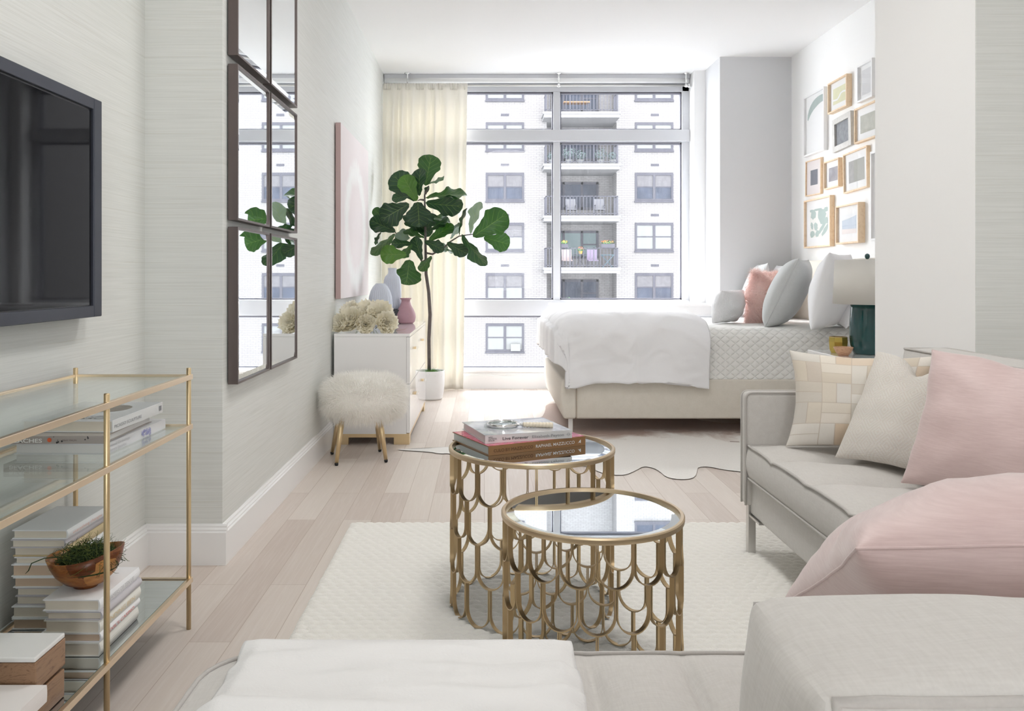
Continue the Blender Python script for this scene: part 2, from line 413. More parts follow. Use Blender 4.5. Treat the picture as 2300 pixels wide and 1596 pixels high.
cols=[(bx(1134),[(0,0),(0,0),(1,2),(0,1),(1,1),(0,0),(1,1)]),(bx(1469),[(2,2),(0,0),(1,2),(0,0),(1,2),(0,0),(2,1)]),
      (bx(1134)-4.9,[(0,1)]*7),(bx(1469)+3.6,[(0,2),(0,1),(1,2),(1,0),(1,2),(0,0),(1,1)])]
tops=[bz(162-112.7),bz(162),bz(275),bz(388),bz(500),bz(613),bz(726),bz(838),bz(951)]
styl={0:[(0,0),(0,0),(0,0),(1,2),(1,0),(1,0),(0,0),(1,1),(1,1)],1:[(2,2),(2,0),(0,0),(1,2),(0,0),(1,2),(0,0),(1,1),(1,1)]}
for ci,(xc,_) in enumerate(cols):
    for k,zt in enumerate(tops[:8]):
        bwin(xc,zt,86*S,63*S,styl[ci%2][k])
for xc in (bx(1134),bx(1471)):
    for k,y in enumerate((258,370.5,483,596,709)):
        v=MB(); v.box((xc-.22,YF-.02,bz(y+2.6)),(xc+.22,YF+.01,bz(y-2.6))); link('wall_vent',v,M['bframe'],bd)
ac=MB(); ac.box((bx(1147),YF-.3,bz(787)),(bx(1168),YF+.1,bz(771)));link('air_conditioner',ac,M['shade'],bd)
# balconies
bxl,bxr=bx(1219)-.03,bx(1391)-.2
for k,yt in enumerate((260,373,486,599,712)):
    z=bz(yt)-.05; f=44.0-1.4+.0
    y0_,y1_=43.6,YF+1.6
    sl=MB(); sl.box((bxl,y0_,z-.30),(bxr,YF,z-.05)); sl.box((bxl-.05,y0_-.05,z-.12),(bxr+.05,YF,z)); sl.box((recess[0][0],YF,z-.3),(recess[0][1],y1_,z))
    s_=link('balcony_slab',sl,M['concrete'],bd)
    r=MB(); zt=z+1.05
    r.box((bxl+.1,y0_+.05,zt-.04),(bxr-.1,y0_+.09,zt)); r.box((bxl+.1,y0_+.05,z+.1),(bxr-.1,y0_+.08,z+.13))
    n=21
    for i in range(n+1):
        x=bxl+.1+(bxr-bxl-.23)*i/n; tk=.05 if i%7==0 else .026
        r.box((x,y0_+.05,z),(x+tk,y0_+.05+tk,zt))
    for x in (bxl+.1,bxr-.14):
        r.box((x,y0_+.05,zt-.04),(x+.04,YF,zt))
        for j in range(1,7): r.box((x,y0_+.05+j*.19,z),(x+.026,y0_+.076+j*.19,zt))
    link('railing',r,M['rail'],bd)
    # glazed balcony door unit at the back of the recess
    zt2=bz(398)+ (2-k)*(-P)+ (0); zt2=z+2.1; x0,x1=bx(1244),bx(1353); yb=YF+1.58
    fr2=MB(); t=.13; z0=z+.55
    for a,b in ((x0,x0+t),(x1-t,x1),(x0+.62,x0+.62+t),(x1-1.0,x1-1.0+t)): fr2.box((a,yb-.06,z0),(b,yb+.02,zt2))
    fr2.box((x0,yb-.06,z0),(x1,yb+.02,z0+t)); fr2.box((x0,yb-.06,zt2-t),(x1,yb+.02,zt2)); fr2.box((x1-1.0,yb-.05,(z0+zt2)/2-.04),(x1,yb,(z0+zt2)/2+.04))
    wd=link('window',fr2,M['bframe'],bd)
    link('pane',MB().box((x0+.1,yb-.02,z0+.1),(x1-.1,yb-.01,zt2-.1)),M['dglass'] if k!=3 else M['teal'],wd)
zb=lambda k:bz((260,373,486,599,712)[k])-.05
def deck_chair(x,y,z,col,label,cat='chair',arms=True):
    t=thing('balcony_chair',label,cat,(x,y,z)); m=simple('chair_'+label[:6],tuple(x*1.4 for x in col[:3])+(1,),.7,Specular_IOR_Level=.0); d=M['rail']
    link('seat',MB().box((x-.27,y-.25,z+.36),(x+.27,y+.28,z+.41)),m,t); link('backrest',MB().obox((x-.27,y+.26,z+.4),(.54,0,0),(0,.04,0),(0,.18,.6)),m,t)
    for a in (-.27,.24):
        for b in (-.24,.25): link('leg',MB().box((x+a,y+b,z),(x+a+.03,y+b+.03,z+(.6 if arms else .37))),d,t)
    if arms:
        for a in (-.28,.24): link('armrest',MB().box((x+a,y-.26,z+.6),(x+a+.05,y+.35,z+.63)),d,t)
    return t
gw=(.066,.066,.072,1)
deck_chair(bx(1281),44.5,zb(2),gw,'grey mesh armchair on the middle balcony, left of its pair')
deck_chair(bx(1344),44.5,zb(2),gw,'grey mesh armchair on the middle balcony, right of its pair')
deck_chair(bx(1272),44.5,zb(3),(.14,.112,.11,1),'pink chair on the lower balcony left of the bistro table',arms=False)
deck_chair(bx(1329),44.5,zb(3),(.095,.076,.11,1),'lilac chair on the lower balcony right of the bistro table',arms=False)
bt=thing('bistro_table','small round iron bistro table on the lower balcony','table',(bx(1300),44.4,zb(3))); x,y,z=bx(1300),44.4,zb(3)
link('tabletop',MB().lathe([(0,.70),(.36,.70),(.36,.73),(0,.73)],(x,y,z),24),M['rail'],bt)
for i in range(3):
    a=i*2.1+.4; link('leg',MB().tube([(x+.28*math.cos(a),y+.28*math.sin(a),z),(x+.06*math.cos(a),y+.06*math.sin(a),z+.35),(x+.25*math.cos(a),y+.25*math.sin(a),z+.7)],.02,6),M['rail'],bt)
ft=thing('folding_table','blue folding table at the right end of the lower balcony','table',(bx(1361),44.4,zb(3))); x=bx(1361)
bl=simple('blue_metal',(.055,.09,.11,1),.6,Specular_IOR_Level=.0); link('tabletop',MB().box((x-.36,y-.2,z+.66),(x+.36,y+.25,z+.70)),bl,ft)
for s in (-1,1): link('leg',MB().tube([(x-.3*s,y-.1*s,z),(x+.3*s,y-.1*s,z+.66)],.025,6),bl,ft)
def clump(c,r,n,size,mat_parent=None):
    m=MB()
    for i in range(n):
        d=V((random.gauss(0,1),random.gauss(0,1),random.gauss(0,1))).normalized(); p=V(c)+V((d.x*r[0],d.y*r[1],d.z*r[2]))*random.uniform(.4,1)**.5
        a=d.orthogonal().normalized()*size*random.uniform(.6,1.2); b=d.cross(a).normalized()*size*.6
        m.add([p-a,p+b,p+a,p-b],[(0,1,2,3)])
    return m
leafg=simple('balcony_foliage',(.055,.11,.045,1),.7,Specular_IOR_Level=.0); fol2=simple('dusty_foliage',(.06,.08,.08,1),.7,Specular_IOR_Level=.0); org=simple('orange_flowers',(.30,.085,.025,1),.7,Specular_IOR_Level=.0); yel=simple('yellow_pot',(.30,.18,.04,1),.6,Specular_IOR_Level=.0)
def potted(x,y,z,pot,potm,lm,r,label,fl=None,box=None):
    t=thing('potted_plant',label,'plant',(x,y,z))
    if box: link('planter',MB().box((x-box,y-.1,z),(x+box,y+.1,z+.2)),potm,t); top=z+.2
    else: link('pot',MB().lathe([(pot*.7,0),(pot,pot*1.5),(pot*.85,pot*1.5)],(x,y,z),16),potm,t); top=z+pot*1.5
    f=link('foliage',clump((x,y,top+r[2]*.8),r,110,.07),lm,t,kind=None); f['kind']='stuff'
    if fl: q=link('flowers',clump((x,y-.05,top+r[2]*1.2),(r[0],r[1],r[2]*.7),50,.05),fl,t); q['kind']='stuff'
potted(bx(1301),44.35,zb(3)+.73,.11,yel,leafg,(.2,.2,.12),'yellow pot of orange flowers on the bistro table',org)
potted(bx(1357),43.66,zb(3)+1.05,.1,M['bframe'],leafg,(.4,.12,.1),'window box of orange flowers on the balcony rail',org,.36)
potted(bx(1262),43.66,zb(3)+1.05,.1,M['bframe'],leafg,(.2,.12,.1),'small box of yellow flowers on the balcony rail',yel,.2)
potted(bx(1246),44.3,zb(4),.22,M['concrete'],leafg,(.28,.3,.55),'bushy green shrub on the lowest balcony left of the mullion')
potted(bx(1273),44.3,zb(4),.2,M['concrete'],leafg,(.30,.3,.5),'bushy green shrub on the lowest balcony right of the mullion')
for i,(px,r,lab) in enumerate(((1238,.3,'dusty plant in a white pot at the left end of the second balcony'),(1275,.45,'large spreading plant on the second balcony behind the rail'),(1300,.35,'dusty plant in the middle of the second balcony'),(1345,.4,'rounded plant on the right part of the second balcony'),(1371,.28,'plant in a white pot at the right end of the second balcony'))):
    potted(bx(px),44.3,zb(1),.2,M['shade'],fol2,(r,.3,r*.9),lab)
ob=thing('balcony_table','orange topped table on the topmost balcony in view','table',(bx(1292),44.5,zb(0))); x,z=bx(1292),zb(0)
link('tabletop',MB().box((x-.7,44.2,z+.62),(x+.7,44.8,z+.68)),simple('orange_wood',(.2,.11,.06,1),.6,Specular_IOR_Level=.0),ob)
for a in (-.65,.6):
    for b in (44.25,44.7): link('leg',MB().box((x+a,b,z),(x+a+.05,b+.05,z+.62)),M['rail'],ob)
struct('ground',MB().box((-40,10,ZB-.2),(50,60,ZB)),simple('street',(.15,.15,.15,1),.9,Specular_IOR_Level=.0))
# ---------------------------------------------------------------- writing
def text(s,size,o,ux,uy,mat,parent,fit=None,name='lettering',align='LEFT',bold=0):
    cu_=bpy.data.curves.new('t','FONT'); cu_.body=s; cu_.size=1; cu_.align_x='LEFT'; cu_.offset=bold; cu_.resolution_u=3
    ob=bpy.data.objects.new('t',cu_); C.objects.link(ob); bpy.context.view_layer.update()
    dg=bpy.context.evaluated_depsgraph_get(); me=bpy.data.meshes.new_from_object(ob.evaluated_get(dg))
    bpy.data.objects.remove(ob); bpy.data.curves.remove(cu_)
    ux=V(ux).normalized(); uy=V(uy).normalized(); uy=(uy-ux*uy.dot(ux)).normalized(); un=ux.cross(uy)
    w=max((v.co.x for v in me.vertices),default=1); k=size if not fit else fit/w
    ky=size if fit else size
    mb=MB(); mb.v=[tuple(V(o)+ux*(v.co.x*k)+uy*(v.co.y*ky)+un*.0006) for v in me.vertices]
    mb.f=[tuple(p.vertices) for p in me.polygons]; mb.uv=[(0,0)]*len(mb.v); mb.mi=[0]*len(mb.f)
    bpy.data.meshes.remove(me)
    return link(name,mb,mat,parent)
pages=[simple('page_block',(.72,.66,.56,1),.8,bump=.5,bscale=200,bdist=.0006),simple('page_block_tan',(.60,.46,.34,1),.8,bump=.4,bscale=200,bdist=.0006),simple('page_block_white',(.78,.77,.75,1),.8)]
def pagem(i): return pages[i]
def book(o,ux,L,uy,W,T,cover,pg,label,group=None,board=.0025,round_=.0,over=.004,titles=(),topcol=None,cat='book',tcover=None):
    """o = bottom corner at the near end of the spine; ux runs along the spine, uy from the spine to the fore edge"""
    o=V(o); ux=V(ux).normalized(); uy=V(uy).normalized(); uz=V((0,0,1))
    t=thing('book',label,cat,tuple(o+ux*L/2+uy*W/2),group)
    b=board
    prof=[(0,0)]
    N=6
    outer=[(W,0)]+[(0,0)]+[(-round_*math.sin(PI*i/N),T*i/N) for i in range(1,N)]+[(0,T),(W,T)]
    inner=[(W,T-b),(b,T-b)]+[(b-round_*.6*math.sin(PI*i/N),T-T*i/N) for i in range(1,N)]+[(b,b),(W,b)]
    pr=outer+inner; n=len(pr)
    P=[o+uy*a+uz*c for a,c in pr]; Q=[p+ux*L for p in P]
    m=MB(); m.add(P+Q,[(i,(i+1)%n,(i+1)%n+n,i+n) for i in range(n)])
    k=len(outer)
    # end caps as strips between outer and inner outlines
    for off in (0,n):
        for i in range(k-1): m.add([],[]); m.f.append((off+i,off+i+1,off+n-2-i,off+n-1-i) if True else ())
        m.mi += [0]*(k-1)
    flip = ux.cross(uy).z<0
    link('cover',m,cover,t)
    e=.0008
    blk=MB().obox(o+uy*(b-round_*.4)+ux*over+uz*(b+.0002),ux*(L-2*over),uy*(W-over-b+round_*.4),uz*(T-2*b-.0004))
    link('page_block',blk,pg,t)
    if tcover: link('cover_art',MB().obox(o+uy*.002+uz*T+ux*.001,ux*(L-.002),uy*(W-.003),uz*.0005),tcover,t)
    return t
def novel_stack(x0,x1,yn,yf,z0,items,group,jit=.006):
    """spines face +X; items bottom-up: (thickness,label,cover,page,title,titlecol)"""
    z=z0; out=[]
    for (T,lab,cov,pg,ti,tc) in items:
        dx=random.uniform(-jit,jit); dy=random.uniform(-jit,jit); rz=random.uniform(-.02,.02); W=x1-x0+random.uniform(-.006,.006)
        ux=V((math.sin(rz),math.cos(rz),0)); uy=V((-math.cos(rz),math.sin(rz),0))
        o=V((x1+dx-.004,yn+dy,z)); L=yf-yn+random.uniform(-.008,.004)
        t=book(o,ux,L,uy,W,T-.0006,cov,pg,lab,group,round_=.004)
        if ti:
            text(ti,T*.5,o+ux*L*.10+V((.0045,0,T*.30)),ux,(0,0,1),tc,t,fit=L*.72)
        z+=T; out.append(t)
    return z
# ---------------------------------------------------------------- television
tv=thing('television','wall-mounted flat television with a blue-black frame','television',(-1.20,1.95,.925))
x=-1.172; a,b=1.38,2.523; z0,z1=.925,1.582
f=MB(); f.box((x-.045,a,z0),(x,b-.05,z0+.034)); f.box((x-.045,a,z1-.034),(x,b-.05,z1)); f.box((x-.045,a-.0,z0),(x,a+.05,z1))
link('frame',f,M['tvframe'],tv,bevel=.002)
link('side_bezel',MB().box((x-.045,b-.051,z0),(x+.001,b,z1)),M['tvframe'],tv,bevel=.003)
link('screen_border',MB().box((x-.03,a+.02,z0+.01),(x-.008,b-.02,z1-.01)),simple('screen_border',(.003,.003,.004,1),.3),tv)
link('screen',MB().box((x-.02,a+.05,z0+.037),(x-.0065,b-.066,z1-.040)),M['tvscreen'],tv)
link('wall_mount',MB().box((XN+.0005,1.75,1.1),(x-.03,2.15,1.4)),M['black'],tv)
# ---------------------------------------------------------------- brass and glass console
xf,xk=-.878,-1.214; ys=(2.446,1.915,1.384,.853)
co=thing('console_table','tall brass console table with glass shelves and a mirrored bottom shelf','console table',(-1.046,1.65,0))
for y in ys:
    for xq in (xf,xk):
        link('leg',MB().lathe([(.0068,0),(.0068,.774),(.0055,.7755),(0,.7755)],(xq,y,0),24),M['brass'],co,smooth=True,bevel=0)
for z,nm in ((.756,'upper_rail'),(.608,'middle_rail'),(.152,'lower_rail')):
    r=MB(); e=.010
    for xq in (xf,xk):
        s=1 if xq==xf else -1
        r.box((xq-.006*s+.003*s,ys[-1]-e,z-.0155),(xq+.0085*s,ys[0]+e+.002,z))
    r.box((xk-.006,ys[0]-.004,z-.0155),(xf+.006,ys[0]+.0055,z)); r.box((xk-.006,ys[-1]-.006,z-.0155),(xf+.006,ys[-1]+.006,z))
    link(nm,r,M['champagne'],co,bevel=.001)
    edge=simple('shelf_edge_'+nm,(.05,.16,.15,1),.1)
    sh=MB(); sh.box((xk+.009,ys[-1]+.006,z-.010),(xf-.0065,ys[0]-.006,z-.004))
    link('shelf',sh,M['shelfglass'] if z>.2 else M['tmirror'],co)
    ed=MB(); ed.box((xf-.0072,ys[-1]+.006,z-.010),(xf-.0062,ys[0]-.006,z-.0036)); link('shelf_edge',ed,edge,co)
wc=simple('white_bookcloth',(.84,.845,.86,1),.7,bump=.3,bscale=700,bdist=.0004); wg=simple('lilac_grey_bookcloth',(.55,.53,.56,1),.7,bump=.3,bscale=700,bdist=.0004)
wi=simple('ivory_bookcloth',(.80,.79,.74,1),.7); wy=simple('straw_board',(.62,.50,.30,1),.7)
ink=simple('grey_ink',(.30,.30,.32,1),.6); inkl=simple('pale_grey_ink',(.58,.58,.60,1),.6); gold=simple('faded_gold_ink',(.74,.60,.38,1),.5); red=simple('red_ink',(.72,.20,.17,1),.6); wink=simple('white_ink',(.88,.87,.85,1),.6); pk=simple('pink_ink',(.80,.55,.50,1),.6); blk=simple('black_ink',(.02,.02,.022,1),.5)
zs=.604-.0035+.0005
# art books on the glass shelf
b1=book((-.945,2.062,zs),(.02,1,0),.36,(-1,.02,0),.235,.0275,simple('white_jacket',(.83,.83,.86,1),.25),pages[2],'thick white art book with a lilac drawing on its spine, lowest on the glass shelf')
text('Animal Drawings',.011,V((-.945,2.068,zs+.0155)),(.02,1,0),(0,0,1),inkl,b1,fit=.12); text('Henry Jacobs',.011,V((-.945,2.068,zs+.004)),(.02,1,0),(0,0,1),inkl,b1,fit=.10)
sp=MB()
for i in range(26):
    r=.0035; c=V((-.9432+.02*.19,2.062+.20+random.uniform(0,.055),zs+random.uniform(.005,.023))); sp.tube([c+V((0,r*math.cos(q*PI/4),r*math.sin(q*PI/4))) for q in range(8)],.0006,4,closed=True)
link('spine_drawing',sp,simple('lilac_ink',(.42,.42,.66,1),.6),b1)
sp2=MB().poly([(0,0),(.03,.002),(.038,.024),(.012,.022)],(-.9410,2.062+.262,zs+.0015),(.02,1,0),(0,0,1)); link('spine_emblem',sp2,simple('teal_violet_ink',(.32,.36,.55,1),.6),b1)
# photography book with its spine towards the camera
tb=simple('taupe_jacket',(.40,.355,.33,1),.3)
b2=book((-1.20,2.055,zs+.0283),(1,.02,0),.252,(-.02,1,0),.30,.0195,tb,pages[2],'taupe photography book lettered BEACHES with its spine to the camera')
text('BEACHES',.0135,V((-1.186,2.0545,zs+.0283+.0035)),(1,.02,0),(0,0,1),wink,b2,fit=.082,bold=.02)
text('GRAY MALIN',.0065,V((-1.055,2.057,zs+.0283+.0065)),(1,.02,0),(0,0,1),simple('brown_ink',(.16,.12,.11,1),.6),b2,fit=.036)
q=MB().lathe([(.0001,0),(.0055,0)],(0,0,0),16,cap=False); q.v=[(x_-1.086,2.0560,zs+.038+y_) for x_,y_,_ in q.v]; link('spine_ball',q,simple('red_orange_ink',(.75,.14,.05,1),.5),b2)
for i in range(14):
    sp=MB(); c=V((random.choice([-1.185,-1.155,-1.075,-.99])+random.gauss(0,.008),2.0555,zs+.0283+random.uniform(.003,.018))); s_=random.uniform(.0012,.003); c.y=2.055+(c.x+1.2)*.02-.0007
    sp.poly([(s_*math.cos(k*1.256+i),s_*math.sin(k*1.256+i)) for k in range(5)],c,(1,.02,0),(0,0,1))
    link('spine_figure',sp,blk,b2)
zz=zs+.0283+.0202
def picasso_cover():
    t=NT('grey_cover'); return t.done(t.pr((.50,.50,.53,1),.22))
b3=book((-.948,2.10,zz),(.02,1,0),.31,(-1,.02,0),.235,.030,simple('white_grey_jacket',(.80,.80,.81,1),.3),pages[0],'white-spined sculpture book with a grey cover, topmost on the glass shelf',tcover=picasso_cover())
text('PICASSO SCULPTURE',.012,V((-.9475,2.108,zz+.009)),(.02,1,0),(0,0,1),ink,b3,fit=.16)
text('PICASSO',.030,V((-1.13,2.118,zz+.0308)),(1,0,0),(0,1,0),blk,b3,fit=.15)
text('SCULPTURE',.030,V((-1.13,2.15,zz+.0308)),(1,0,0),(0,1,0),ink,b3,fit=.15)
el=MB().poly([(.075*math.cos(k*PI/12),.055*math.sin(k*PI/12)+.012*math.sin(k*PI/6)) for k in range(24)],(-1.06,2.29,zz+.0307),(1,0,0),(0,1,0))
link('cover_picture',el,simple('brown_stone_print',(.36,.31,.27,1),.5,nscale=30,namp=.3),b3)
link('publisher_mark',MB().poly([(0,0),(.016,0),(.016,.014),(0,.014)],(-.9417,2.385,zz+.008),(.02,1,0),(0,0,1)),ink,b3)
thin_=book((-.95,2.09,zs+.0283),(.02,1,0),.0,(-1,.02,0),.0,.0,wc,pages[0],'x') if False else None
# tall stack of novels at the back of the bottom shelf
zb_=.152-.0035
its=[(.0285,'tan-paged white novel, lowest of the tall stack',wc,pages[1],None,None),(.030,'cream-paged white novel, second from the bottom of the tall stack',wc,pages[0],None,None),
 (.0245,'lilac-boarded novel, third from the bottom of the tall stack',wg,pages[0],None,None),(.022,'lilac-boarded novel, fourth from the bottom of the tall stack',wg,pages[0],None,None),
 (.027,'white novel, fifth from the bottom of the tall stack',wc,pages[1],None,None),(.032,'thick white novel, fifth from the top of the tall stack',wc,pages[1],None,None),
 (.019,'slim white novel, fourth from the top of the tall stack',wc,pages[0],'THE LONG WAY',inkl),(.0245,'novel with straw-yellow boards, third from the top of the tall stack',wy,pages[0],None,None),
 (.0225,'lilac-grey novel with faint gold spine lettering, second from the top of the tall stack',wg,pages[0],'THE DOWNSTREAM',gold),(.0235,'white clothbound novel on top of the tall stack',wc,pages[0],'everything changes',pk)]
its=[(T,l,c,p,None if t_ in('THE LONG WAY','THE DOWNSTREAM') else t_,k_) for T,l,c,p,t_,k_ in its]
novel_stack(-1.197,-1.062,2.10,2.325,zb_+.0005,its,'novels in the tall stack')
its=[(.033,'thick white novel lying on the mirror, lowest of the front stack',wi,pages[0],None,None),(.022,'white novel with red spine lettering and tan pages, in the front stack',wc,pages[1],"DEVIL'S CASINO",red),
 (.031,'ivory novel with faded gold lettering, in the middle of the front stack',wi,pages[0],'MINDING BEN',gold),(.0205,'lilac-boarded novel, second from the top of the front stack',wg,pages[0],'STORY OF A',inkl),
 (.028,'white clothbound novel under the wooden bowl',wc,pages[0],'DREAMERS OF TEN UE',inkl)]
its=[(T,l,c,p,(None if t_=='STORY OF A' else t_),k_) for T,l,c,p,t_,k_ in its]
ztop=novel_stack(-1.040,-.905,1.945,2.165,zb_+.0005,its,'novels in the front stack',.004)
# wooden bowl with moss
def bowlwood():
    t=NT('patchwork_acacia'); c=t.coord((9,9,16)); v=t.node('TexVoronoi',Vector=c,Scale=1.6); v.distance='CHEBYCHEV'
    n=t.noise(t.coord((6,6,22)),3,4,.6,2.5)
    f=t.math('MULTIPLY_ADD',n,.5,t.math('MULTIPLY',t.node('SeparateColor',Color=v.outputs['Color']).outputs[0],.6))
    return t.done(t.pr(t.ramp(f,[(.25,(.05,.012,.004,1)),(.45,(.15,.042,.010,1)),(.62,(.30,.11,.025,1)),(.85,(.50,.24,.07,1))]),.3,0,Specular_IOR_Level=.35))
M['bowlwood']=bowlwood()
bw=thing('wooden_bowl','patchwork acacia wood bowl standing on the front stack of novels','bowl',(-.985,2.035,ztop))
def bowlmesh(c,R,hh,tilt):
    m=MB(); prof=[(.0,.001),(.028,.0),(.031,.006),(.050,.014),(.070,.034),(.083,.058),(.090,.082),(.086,.083),(.078,.060),(.064,.037),(.044,.019),(.0,.012)]
    prof=[(r*R/.09,z*hh/.082) for r,z in prof]; m.lathe(prof,(0,0,0),56)
    out=[]
    for (x,y,z) in m.v:
        k=z/hh; out.append((c[0]+x,c[1]+y*.92,c[2]+z*(1+tilt*x/R*.9*k*k)*(1)+.010*k*k*(x/R)**2))
    m.v=out; return m
link('bowl_body',bowlmesh((-.985,2.035,ztop+.0002),.090,.078,.16),M['bowlwood'],bw,smooth=True)
def moss(c,r,n,lmin,lmax,w=.0007,curl=1.0):
    m=MB()
    for i in range(n):
        a=random.uniform(0,2*PI); q=random.random()**.5
        p=V((c[0]+r[0]*q*math.cos(a),c[1]+r[1]*q*math.sin(a),c[2]+r[2]*random.uniform(.0,1)*(1-q*q)**.5))
        d=V((random.gauss(0,1)+.5*math.cos(a),random.gauss(0,1)+.5*math.sin(a),abs(random.gauss(.3,.8)))).normalized(); L=random.uniform(lmin,lmax)
        pts=[p]; ax=V((random.gauss(0,1),random.gauss(0,1),random.gauss(0,1))).normalized()
        for k in range(6):
            d=(Matrix.Rotation(random.gauss(.75,.5)*curl,3,ax)@d).normalized(); pts.append(pts[-1]+d*L/6)
        m.tube(pts,[w,w,w,w*.9,w*.8,w*.6,w*.3],3,cap=False)
    return m
mg1=simple('dark_moss',(.030,.070,.014,1),.8,nscale=60,namp=.4); mg2=simple('olive_moss',(.10,.13,.025,1),.8)
ms=thing('moss','tangled green moss heaped in the wooden bowl','moss',(-.98,2.03,ztop+.06)); ms['kind']='stuff'
q=link('moss_mound',MB().lathe([(0,.022),(.035,.02),(.06,.008),(.070,-.012)],(-.978,2.033,ztop+.058),24),mg1,ms,smooth=True); q['kind']='stuff'
q=link('dark_strands',moss((-.976,2.033,ztop+.058),(.066,.060,.042),900,.02,.05),mg1,ms); q['kind']='stuff'
q=link('light_strands',moss((-.976,2.030,ztop+.060),(.070,.062,.045),420,.02,.055),mg2,ms); q['kind']='stuff'
q=link('trailing_strand',MB().tube([(-1.02,1.985,ztop+.088),(-1.05,1.965,ztop+.092),(-1.075,1.955,ztop+.083),(-1.082,1.955,ztop+.066),(-1.090,1.955,ztop+.058)],[.0012]*4+[.0004],4),mg1,ms)
# wood boxes with a marble lid
M['mango']=wood('mango_wood',(.13,.062,.032,1),(.30,.175,.10,1),(9,3,26),.4,4)
M['marble']=simple('white_marble',(.80,.795,.78,1),.25,nscale=7,namp=.04)
xr=-.899
for nm,z0,z1,lab,lid in (('wooden_box',zb_+.0005,.208,'lower grain-patterned wooden box on the mirrored shelf',False),('wooden_box',.216,.284,'wooden box with a white marble lid, stacked on another box',True)):
    t=thing(nm,lab,'box',(-1.0,1.71,z0),'stacked wooden boxes')
    if lid:
        link('box_body',MB().box((-1.10,1.651,z0),(xr,1.768,z1-.011)),M['mango'],t,bevel=.002)
        link('lid',MB().box((-1.101,1.650,z1-.010),(xr-.001,1.768,z1)),M['marble'],t,bevel=.0025)
        link('foot',MB().box((-1.09,1.665,.208),(xr-.012,1.755,z0+.001)),simple('dark_wood_base',(.06,.03,.02,1),.5),t)
    else: link('box_body',MB().box((-1.10,1.652,z0),(xr-.001,1.766,z1)),M['mango'],t,bevel=.002)
# books lying in front of the boxes
z=zb_+.0005
for i,(T,xr_,yn,yf,lab,c) in enumerate(((.024,-.905,1.43,1.635,'white book on the mirrored shelf in front of the wooden boxes, lowest of three',wc),(.026,-.889,1.41,1.625,'white book in front of the wooden boxes, middle of three',wc),(.034,-.874,1.43,1.645,'pale pinkish book in front of the wooden boxes, topmost of three',simple('blush_cloth',(.80,.76,.74,1),.7)))):
    book((xr_,yn,z),(0,1,0),yf-yn,(-1,0,0),.17,T-.0006,c,pages[2],lab,'books in front of the wooden boxes',round_=.001); z+=T
bb=thing('brass_bowl','round brass bowl at the left edge of the photo on the pink book','bowl',(-.985,1.55,z)); 
link('bowl_body',MB().lathe([(0,0),(.012,0),(.024,.008),(.030,.022),(.027,.034),(.025,.034),(.027,.022),(.020,.010),(0,.004)],(-.985,1.55,z+.0002),32),M['brass'],bb,smooth=True)
# ---------------------------------------------------------------- framed mirror panels on the left wall
xm=-.9125
def mpanel(y0,y1,z0,z1,label):
    t=thing('mirror_panel',label,'mirror',(XL,(y0+y1)/2,z0),'mirror panels on the left wall'); w_=.009
    f=MB()
    f.box((XL+.004,y0,z0),(xm,y0+w_,z1)); f.box((XL+.004,y1-w_,z0),(xm,y1,z1)); f.box((XL+.004,y0+w_,z0),(xm,y1-w_,z0+w_)); f.box((XL+.004,y0+w_,z1-w_),(xm,y1-w_,z1))
    link('frame',f,M['taupe'],t,bevel=.0012)
    b=.024; a0,a1,c0,c1=y0+w_,y1-w_,z0+w_,z1-w_; xg=xm-.006; d=.0022
    m=MB(); P=[(xg-d,a0,c0),(xg-d,a1,c0),(xg-d,a1,c1),(xg-d,a0,c1),(xg,a0+b,c0+b),(xg,a1-b,c0+b),(xg,a1-b,c1-b),(xg,a0+b,c1-b)]
    m.add(P,[(4,5,6,7),(0,1,5,4),(1,2,6,5),(2,3,7,6),(3,0,4,7)]); link('mirror_glass',m,M['mirror'],t)
    link('backing',MB().box((XL+.001,y0+.012,z0+.012),(xg-.004,y1-.012,z1-.012)),M['black'],t)
names={0:'bottom',1:'middle',2:'top'}
for r,(z0,z1) in enumerate(((.646,1.230),(1.254,1.834),(1.865,2.445))):
    for c,(y0,y1,nm) in enumerate(((3.05,3.505,'nearer the camera'),(3.53,4.02,'nearer the window'))):
        mpanel(y0,y1,z0,z1,f'dark framed mirror panel in the {names[r]} row, {nm}')
# ---------------------------------------------------------------- abstract canvas
def canvasm():
    t=NT('blush_abstract_paint'); tc=t.n.new('ShaderNodeTexCoord'); s=t.node('SeparateXYZ'); t.l.new(tc.outputs['Object'],s.inputs[0])
    u=t.math('DIVIDE',t.math('SUBTRACT',s.outputs[1],5.86),.47); v=t.math('DIVIDE',t.math('SUBTRACT',s.outputs[2],1.40),.44)
    r=t.math('SQRT',t.math('ADD',t.math('MULTIPLY',u,u),t.math('MULTIPLY',v,v)))
    n=t.noise(t.coord((1,2,2)),3.5,6,.65,1.5)
    d=t.math('ABSOLUTE',t.math('SUBTRACT',t.math('ADD',r,t.math('MULTIPLY',t.math('SUBTRACT',n,.5),.35)),.86))
    ring=t.ramp(d,[(.06,(1,1,1,1)),(.24,(0,0,0,1))])
    base=t.mix(t.noise(t.coord((1,1,1)),2.2,4),(.74,.66,.665,1),(.80,.75,.755,1))
    streak=t.noise(t.coord((1,6,1.5)),9,5,.7); wcol=t.mix(streak,(.74,.73,.72,1),(.90,.90,.89,1))
    return t.done(t.pr(t.mix(ring,base,wcol),.55,0,t.bump(streak,.2,.002)))
cv=thing('canvas_painting','large blush canvas with a white painted oval on the left wall','painting',(XL,5.86,.90))
link('stretched_canvas',MB().box((XL+.006,5.24,.90),(-.914,6.48,2.022)),simple('dusty_pink_canvas_edge',(.46,.335,.325,1),.7),cv,bevel=.002)
